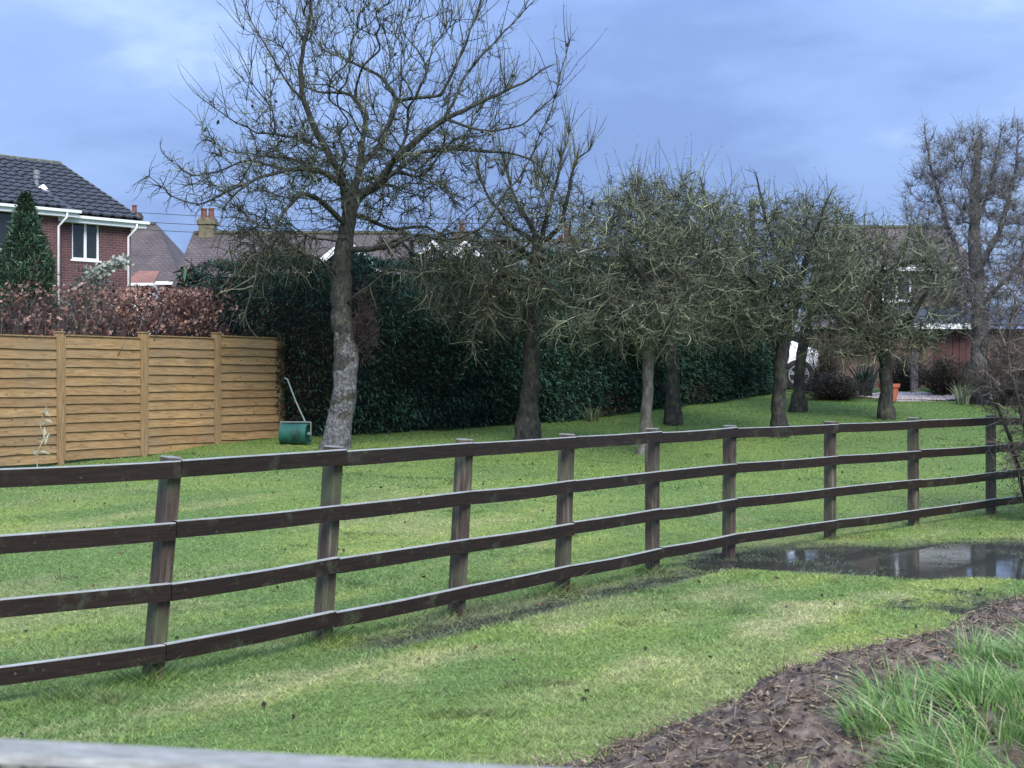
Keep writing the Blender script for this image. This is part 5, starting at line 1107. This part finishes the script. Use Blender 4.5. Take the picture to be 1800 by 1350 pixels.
def gravel():
    n = 36; cx, cy = 9.35, 33.3; pts = []
    for k in range(n):
        a = 2*math.pi*k/n; r = 1+0.12*math.sin(3*a+1)+0.08*math.sin(5*a); pts.append((cx+1.75*r*math.cos(a), cy+1.15*r*math.sin(a)))
    rings = []; v = [(cx, cy, float(G(cx, cy))+0.02)]; f = []
    for j in range(1, 6):
        for (x, y) in pts: xx = cx+(x-cx)*j/5; yy = cy+(y-cy)*j/5; v.append((xx, yy, float(G(xx, yy))+(0.022 if j < 5 else -0.01)))
    for k in range(n): f.append((0, 1+k, 1+(k+1) % n))
    for j in range(4):
        for k in range(n): a = 1+j*n; f.append((a+k, a+n+k, a+n+(k+1) % n, a+(k+1) % n))
    o = MB().add(v, f).build('gravel_bed', M['gravel']); tag(o, kind='structure')
    m = 5200; a = rng.random(m)*2*np.pi; r = np.sqrt(rng.random(m))*0.95; x = cx+1.75*r*np.cos(a); y = cy+1.15*r*np.sin(a); z = G(x, y)+0.028; octa = np.array([[1, 0, 0], [-1, 0, 0], [0, 1, 0], [0, -1, 0], [0, 0, 0.7], [0, 0, -0.7]]); oF = np.array([[0, 2, 4], [2, 1, 4], [1, 3, 4], [3, 0, 4], [2, 0, 5], [1, 2, 5], [3, 1, 5], [0, 3, 5]])
    sz = 0.018+0.022*rng.random(m); V = np.stack([x, y, z], 1)[:, None]+octa[None]*sz[:, None, None]*(0.7+0.6*rng.random((m, 6, 1))); Fs = (np.arange(m)*6)[:, None, None]+oF[None]
    pal = np.array([[0.36, 0.29, 0.28], [0.24, 0.20, 0.20], [0.46, 0.40, 0.38], [0.30, 0.21, 0.19]]); c = np.repeat(pal[rng.integers(0, 4, m)], 6, axis=0)
    tag(mesh_np('pebbles', V.reshape(-1, 3), Fs.reshape(-1, 3), M['pebble'], col=c), 'pinkish grey pebbles covering the bed by the stump', 'gravel', kind='stuff')
gravel()
def pot():
    x, y, z = hit(1563, 708); z += 0.02; t = thing('plant_pot', 'tapered terracotta pot behind the forked apple tree', 'pot', (x, y, z)); s = y/F; r = 18.5*s; h = 31*s
    MB().lathe([(r*0.66, 0), (r*0.68, 0.01), (r*0.9, h*0.78), (r, h*0.79), (r*1.02, h), (r*0.9, h), (r*0.86, h*0.88), (0.02, h*0.86)], 28).build('body', M['terracotta'], t, smooth=False)
    MB().lathe([(r*0.80, h*0.872), (r*0.4, h*0.89), (0.01, h*0.90)], 20).build('compost', M['soil'], t)
pot()
def stump_and_post():
    x, y, z = hit(1707, 710); s = y/F; t = thing('tree_stump', 'weathered grey hollow stump standing against the birch trunk', 'stump', (x, y, z)); h = 74*s; a = Acc(); P = np.array([[x, y, z-0.06], [x, y, z+h*0.3], [x-0.01, y, z+h*0.55], [x-0.03, y, z+h*0.8], [x-0.04, y, z+h]]); sg = np.linspace(0, 4, 24); P = np.stack([np.interp(sg, range(5), P[:, k]) for k in range(3)], 1); r = np.interp(sg, range(5), [17, 15, 14, 10, 6])*s
    V, Fq = tube1(P, r, 18); ctr = np.repeat(P, 18, axis=0); V = ctr+(V-ctr)*(1+0.55*(vnoise3(V*6)-0.5))[:, None]; a.add(V, Fq); o = a.build('bole', M['bark_dark'], t, smooth=True)
    top = MB(); q = [tuple(p) for p in loc_of(t, V[-18:])]; top.add(q, [tuple(range(18))]); top.build('broken_top', M['bark_dark'], t)
    x, y, z = hit(1607, 695); y += 1.0; x = (1607-CX)/F*y; z = float(G(x, y)); s = y/F; zt = W(0, 612, y)[2]; p = thing('wooden_post', 'short pinkish weathered wooden post in front of the brick garage', 'post', (x, y, z)); w = 5.5*s
    MB().box(-w, w, -w, w, -0.1, zt-z).build('shaft', simple('pink_grey_wood', [(0.3, (0.17, 0.12, 0.11)), (0.7, (0.33, 0.26, 0.245))], 5, 0.8, 0.4, stretch=(8, 8, 1)), p, bevel=0.01); MB().add([(-w-0.02, -w-0.02, zt-z+0.002), (w+0.02, -w-0.02, zt-z+0.002), (w+0.02, w+0.02, zt-z+0.002), (-w-0.02, w+0.02, zt-z+0.002), (0, 0, zt-z+0.08)], [(3, 2, 1, 0), (0, 1, 4), (1, 2, 4), (2, 3, 4), (3, 0, 4)]).build('cap', M['softpost'], p)
stump_and_post()

def roller():
    x, y, z = hit(519, 783); s = y/F; r = 19*s; L = 50*s
    t = thing('garden_roller', 'green metal garden roller beside the end of the panel fence', 'roller', (x, y, z), R(-12)); green = simple('chipped_green_paint', [(0.3, (0.010, 0.030, 0.022)), (0.5, (0.010, 0.075, 0.056)), (0.75, (0.022, 0.105, 0.080))], 7, 0.45, 0.2); steel = plain('dull_steel', (0.17, 0.21, 0.20), 0.5, 0.3)
    MB().lathe([(0.02, -L/2+0.04), (r*0.88, -L/2+0.035), (r*0.9, -L/2), (r, -L/2+0.006), (r*1.005, -L/2+0.03), (r, 0), (r*1.005, L/2-0.03), (r, L/2-0.006), (r*0.9, L/2), (r*0.88, L/2-0.035), (0.02, L/2-0.04)], 36, (0, 0, r-0.008), 'x').build('drum', green, t, smooth=False)
    for sx in (-1, 1): MB().lathe([(0.03, -0.03), (0.03, 0.03)], 10, (sx*(L/2+0.015), 0, r), 'x').build('axle_end', steel, t)
    fr = MB(); xs = L/2+0.03
    for sx in (-1, 1): fr.tube([(sx*xs, 0, r), (sx*xs, 0.02, r*2.05), (sx*0.12, 0.02, r*2.12)], 0.012, 6)
    fr.tube([(-xs, 0.02, r*2.08), (xs, 0.02, r*2.08)], 0.012, 6); fr.build('frame', steel, t)
    hx, hz = -39*s, 75*s; MB().tube([(0.16, 0.02, r*2.1), (0.16+hx*0.55, 0.10, r*2.1+hz*0.5), (0.16+hx, 0.16, r*2.1+hz), (0.16+hx-0.05, 0.17, r*2.1+hz+0.02)], 0.013, 8).build('handle', steel, t)
roller()
def stalk():
    y = 19.0; x = (70-CX)/F*y; z = float(G(x, y)); t = thing('dried_stalk', 'pale dried stalk with a few curled leaves in front of the panel fence', 'plant', (x, y, z)); s = y/F; P = [(x, y, z-0.02), W(62, 800, y), W(78, 770, y), W(70, 745, y), W(82, 715, y)]
    a = Acc(); a.add(*tube1(np.array(P, float), np.linspace(0.009, 0.004, 5), 5)); st = a.build('stem', simple('straw_stem', [(0.4, (0.30, 0.28, 0.20)), (0.6, (0.42, 0.40, 0.30))], 8, 0.8), t)
    pts = np.array([W(px_, py_, y) for px_, py_ in ((80, 718), (77, 725), (82, 738), (78, 748), (84, 768), (74, 776), (80, 785), (66, 795), (62, 803))]); leaf_mesh(np.repeat(pts, 2, axis=0)+rng.normal(size=(18, 3))*0.01, 0.13, 0.022, np.array([0.42, 0.41, 0.30]), 'leaves', t, M['leaf'])
stalk()

# ------------------------------------------------------------------ soil bank, long grass, litter
def soil_bank():
    d = np.array([0.65, 0.76]); p = np.array([0.76, -0.65]); o0 = np.array([0.34, 5.9]); tap = lambda q: 0.25+0.75*sm((q+0.4)/1.5)
    ns, nw = 190, 66; S, Wd = np.meshgrid(np.linspace(-0.9, 7.5, ns), np.linspace(-0.12, 3.2, nw), indexing='ij'); S = S.ravel(); Wd = Wd.ravel()
    edge = (fbm(S*1.4, S*0+2, 3)-0.5)*0.30; w = Wd+edge
    x = o0[0]+d[0]*S+p[0]*w; y = o0[1]+d[1]*S+p[1]*w; prof = tap(S)*0.19*np.sin(np.clip(Wd/0.75, 0, 1)*math.pi*0.75)*sm((Wd+0.12)/0.25)
    n = (fbm(x*5, y*5, 4)-0.5)*0.16+(fbm(x*18, y*18, 3)-0.5)*0.08; k = sm((Wd+0.12)/0.16); z = G(x, y)+prof+n*k-0.02*(1-k)-0.01
    i = np.arange(ns-1)[:, None]*nw+np.arange(nw-1)[None, :]; Fq = np.stack([i, i+nw, i+nw+1, i+1], -1).reshape(-1, 4)
    o = mesh_np('soil_bank', np.stack([x, y, z], 1), Fq, M['soil'], smooth=True); tag(o, kind='structure')
    # crumbs, bark flakes and fibres
    m = 15000; s_ = rng.random(m)*8-0.8; w_ = rng.random(m)**1.2*1.55-0.10; e = (fbm(s_*1.4, s_*0+2, 3)-0.5)*0.30; ww = w_+e; X = o0[0]+d[0]*s_+p[0]*ww; Y = o0[1]+d[1]*s_+p[1]*ww
    pr = tap(s_)*0.19*np.sin(np.clip(w_/0.75, 0, 1)*math.pi*0.75)*sm((w_+0.12)/0.25); nn = (fbm(X*5, Y*5, 4)-0.5)*0.16+(fbm(X*18, Y*18, 3)-0.5)*0.08; kk = sm((w_+0.12)/0.16); Z = G(X, Y)+pr+nn*kk
    octa = np.array([[1, 0, 0], [-1, 0, 0], [0, 1, 0], [0, -1, 0], [0, 0, 0.7], [0, 0, -0.7]]); oF = np.array([[0, 2, 4], [2, 1, 4], [1, 3, 4], [3, 0, 4], [2, 0, 5], [1, 2, 5], [3, 1, 5], [0, 3, 5]])
    sz = 0.003+0.011*rng.random(m)**2.5; V = np.stack([X, Y, Z], 1)[:, None]+octa[None]*sz[:, None, None]*(0.2+1.7*rng.random((m, 1, 3)))*(0.5+0.9*rng.random((m, 6, 3))); pal = np.array([[0.07, 0.046, 0.036], [0.12, 0.083, 0.062], [0.034, 0.022, 0.018], [0.22, 0.165, 0.12]])
    acc = Acc(); acc.add(V.reshape(-1, 3), ((np.arange(m)*6)[:, None, None]+oF[None]).reshape(-1, 3), np.repeat(pal[rng.choice(4, m, p=(0.35, 0.3, 0.2, 0.15))]*(0.6+0.8*rng.random((m, 1))), 6, axis=0))
    q = 16000; j = rng.integers(0, m, q); dv = rng.normal(size=(q, 3)); dv[:, 2] = dv[:, 2]*0.35+0.2
    make_twigs(acc, np.stack([X[j], Y[j], Z[j]], 1), dv, 0.03+0.09*rng.random(q)**1.5, 0.0015+0.0025*rng.random(q), -0.1, 0, 3, 0.3, np.array([[0.28, 0.21, 0.145]])*(0.2+1.1*rng.random((q, 1))**1.5))
    tag(acc.build('compost_crumbs', M['clod']), 'dark brown crumbly compost and plant fibres heaped along the bank', 'compost', kind='stuff')
    # long rank grass on the near side of the bank, in flopped tussocks
    def soil_z(x, y):
        S_ = (x-o0[0])*d[0]+(y-o0[1])*d[1]; wv = (x-o0[0])*p[0]+(y-o0[1])*p[1]-(fbm(S_*1.4, S_*0+2, 3)-0.5)*0.30
        pf = tap(S_)*0.19*np.sin(np.clip(wv/0.75, 0, 1)*math.pi*0.75)*sm((wv+0.12)/0.25)
        return G(x, y)+pf+(fbm(x*5, y*5, 4)-0.5)*0.16+(fbm(x*18, y*18, 3)-0.5)*0.08-0.01, wv
    nt_ = 2000; tx = 0.3+rng.random(nt_)*4.6; ty = 4.7+rng.random(nt_)*7.0; tz, tw_ = soil_z(tx, ty); pt = fbm(tx*1.9+11, ty*1.9+4, 3)
    k = (tw_+(pt-0.5)*0.7 > 0.98-0.22*sm((ty-5.0)/2.0)) & (tw_ < 2.9) & (pt > 0.36); tx, ty, pt = tx[k], ty[k], pt[k]; per = 74; n = len(tx)*per
    rr_ = 0.085*np.sqrt(rng.random(n)); aa = rng.random(n)*2*np.pi; x = np.repeat(tx, per)+rr_*np.cos(aa); y = np.repeat(ty, per)+rr_*np.sin(aa); z, wv = soil_z(x, y)
    th = np.repeat(0.75+0.6*rng.random(len(tx)), per); h = (0.08+0.125*rng.random(n)**1.2)*th
    col = np.array([[0.165, 0.300, 0.075], [0.21, 0.345, 0.10], [0.11, 0.22, 0.055], [0.28, 0.39, 0.16], [0.42, 0.39, 0.23]])[rng.choice(5, n, p=(0.32, 0.3, 0.18, 0.14, 0.06))]*(0.7+0.6*rng.random((n, 1)))
    fx = np.repeat(rng.normal(size=len(tx))*0.45-0.3, per)+np.cos(aa)*0.55; fy = np.repeat(rng.normal(size=len(tx))*0.4, per)+np.sin(aa)*0.55
    tag(blades(x, y, z-0.01, h, 0.0045+0.005*rng.random(n), 0.35, col, 'long_grass', seg=4, extra=(fx, fy)), 'long lush green grass flopping over the near side of the soil bank', 'grass', kind='stuff')
soil_bank()
def shore_grass():
    # drowned grass and scum along the edge of the puddle and the wet channel
    n = 85000; x = -0.9+rng.random(n)*6.6; y = 8.0+rng.random(n)*6.6; d = dips(x, y); g = G(x, y)
    k = (d > 0.012) & (d < 0.115) & (fbm(x*4.2, y*4.2+20, 3) > 0.45+1.7*np.maximum(d-0.03, 0)+0.035*np.clip(x-2.4, 0, 3)*(d > 0.06)) & (np.abs(x) < y*0.37); x, y, d, g = x[k], y[k], d[k], g[k]; n = len(x)
    col = np.array([[0.10, 0.135, 0.06], [0.075, 0.10, 0.05], [0.16, 0.18, 0.09], [0.06, 0.06, 0.04]])[rng.integers(0, 4, n)]*(0.6+0.7*rng.random((n, 1)))
    tag(blades(x, y, np.maximum(g, -0.024)-0.004, 0.018+0.035*rng.random(n), np.full(n, 0.007), 1.3, col, 'drowned_grass', seg=1), 'flattened wet grass poking out around the puddle edge', 'grass', kind='stuff')
shore_grass()
def litter():
    # fallen leaves and worm casts scattered on the turf
    n = 420; x, y = scatter(5.6, 22, 12); k = rng.choice(len(x), min(n, len(x)), False); x, y = x[k], y[k]; P = np.stack([x, y, G(x, y)+0.012], 1); pal = np.array([[0.05, 0.032, 0.02], [0.10, 0.06, 0.03], [0.03, 0.022, 0.016]])
    d = tag(leaf_mesh(P, 0.036, 0.012, pal[rng.integers(0, 3, len(P))], 'fallen_leaves', None, M['leaf'], 0.0), 'dead brown leaves scattered over the lawn', 'leaves', kind='stuff')
    m = 900; t = rng.random(m); cx = np.where(t < 0.5, -1.0+3.2*t*2, 2.2+2.0*(t-0.5)*2); cy = np.where(t < 0.5, 8.3+4.4*t*2, 10.4+1.2*(t-0.5)*2*rng.random(m)); x = cx+rng.normal(size=m)*0.35; y = cy+rng.normal(size=m)*0.35
    k = dips(x, y) > 0.008; x, y = x[k], y[k]; acc = Acc(); q = len(x); make_twigs(acc, np.stack([x, y, np.maximum(G(x, y), -0.022)+0.004], 1), rng.normal(size=(q, 3))*np.array([1, 1, 0.12]), 0.05+0.12*rng.random(q), np.full(q, 0.003), 0, 0, 3, 0.2, np.array([[0.035, 0.026, 0.02]])*(0.6+rng.random((q, 1))))
    tag(acc.build('floating_debris', M['twig']), 'dark bits of twig and leaf in the wet ground by the puddle', 'debris', kind='stuff')
litter()
build_lawn()
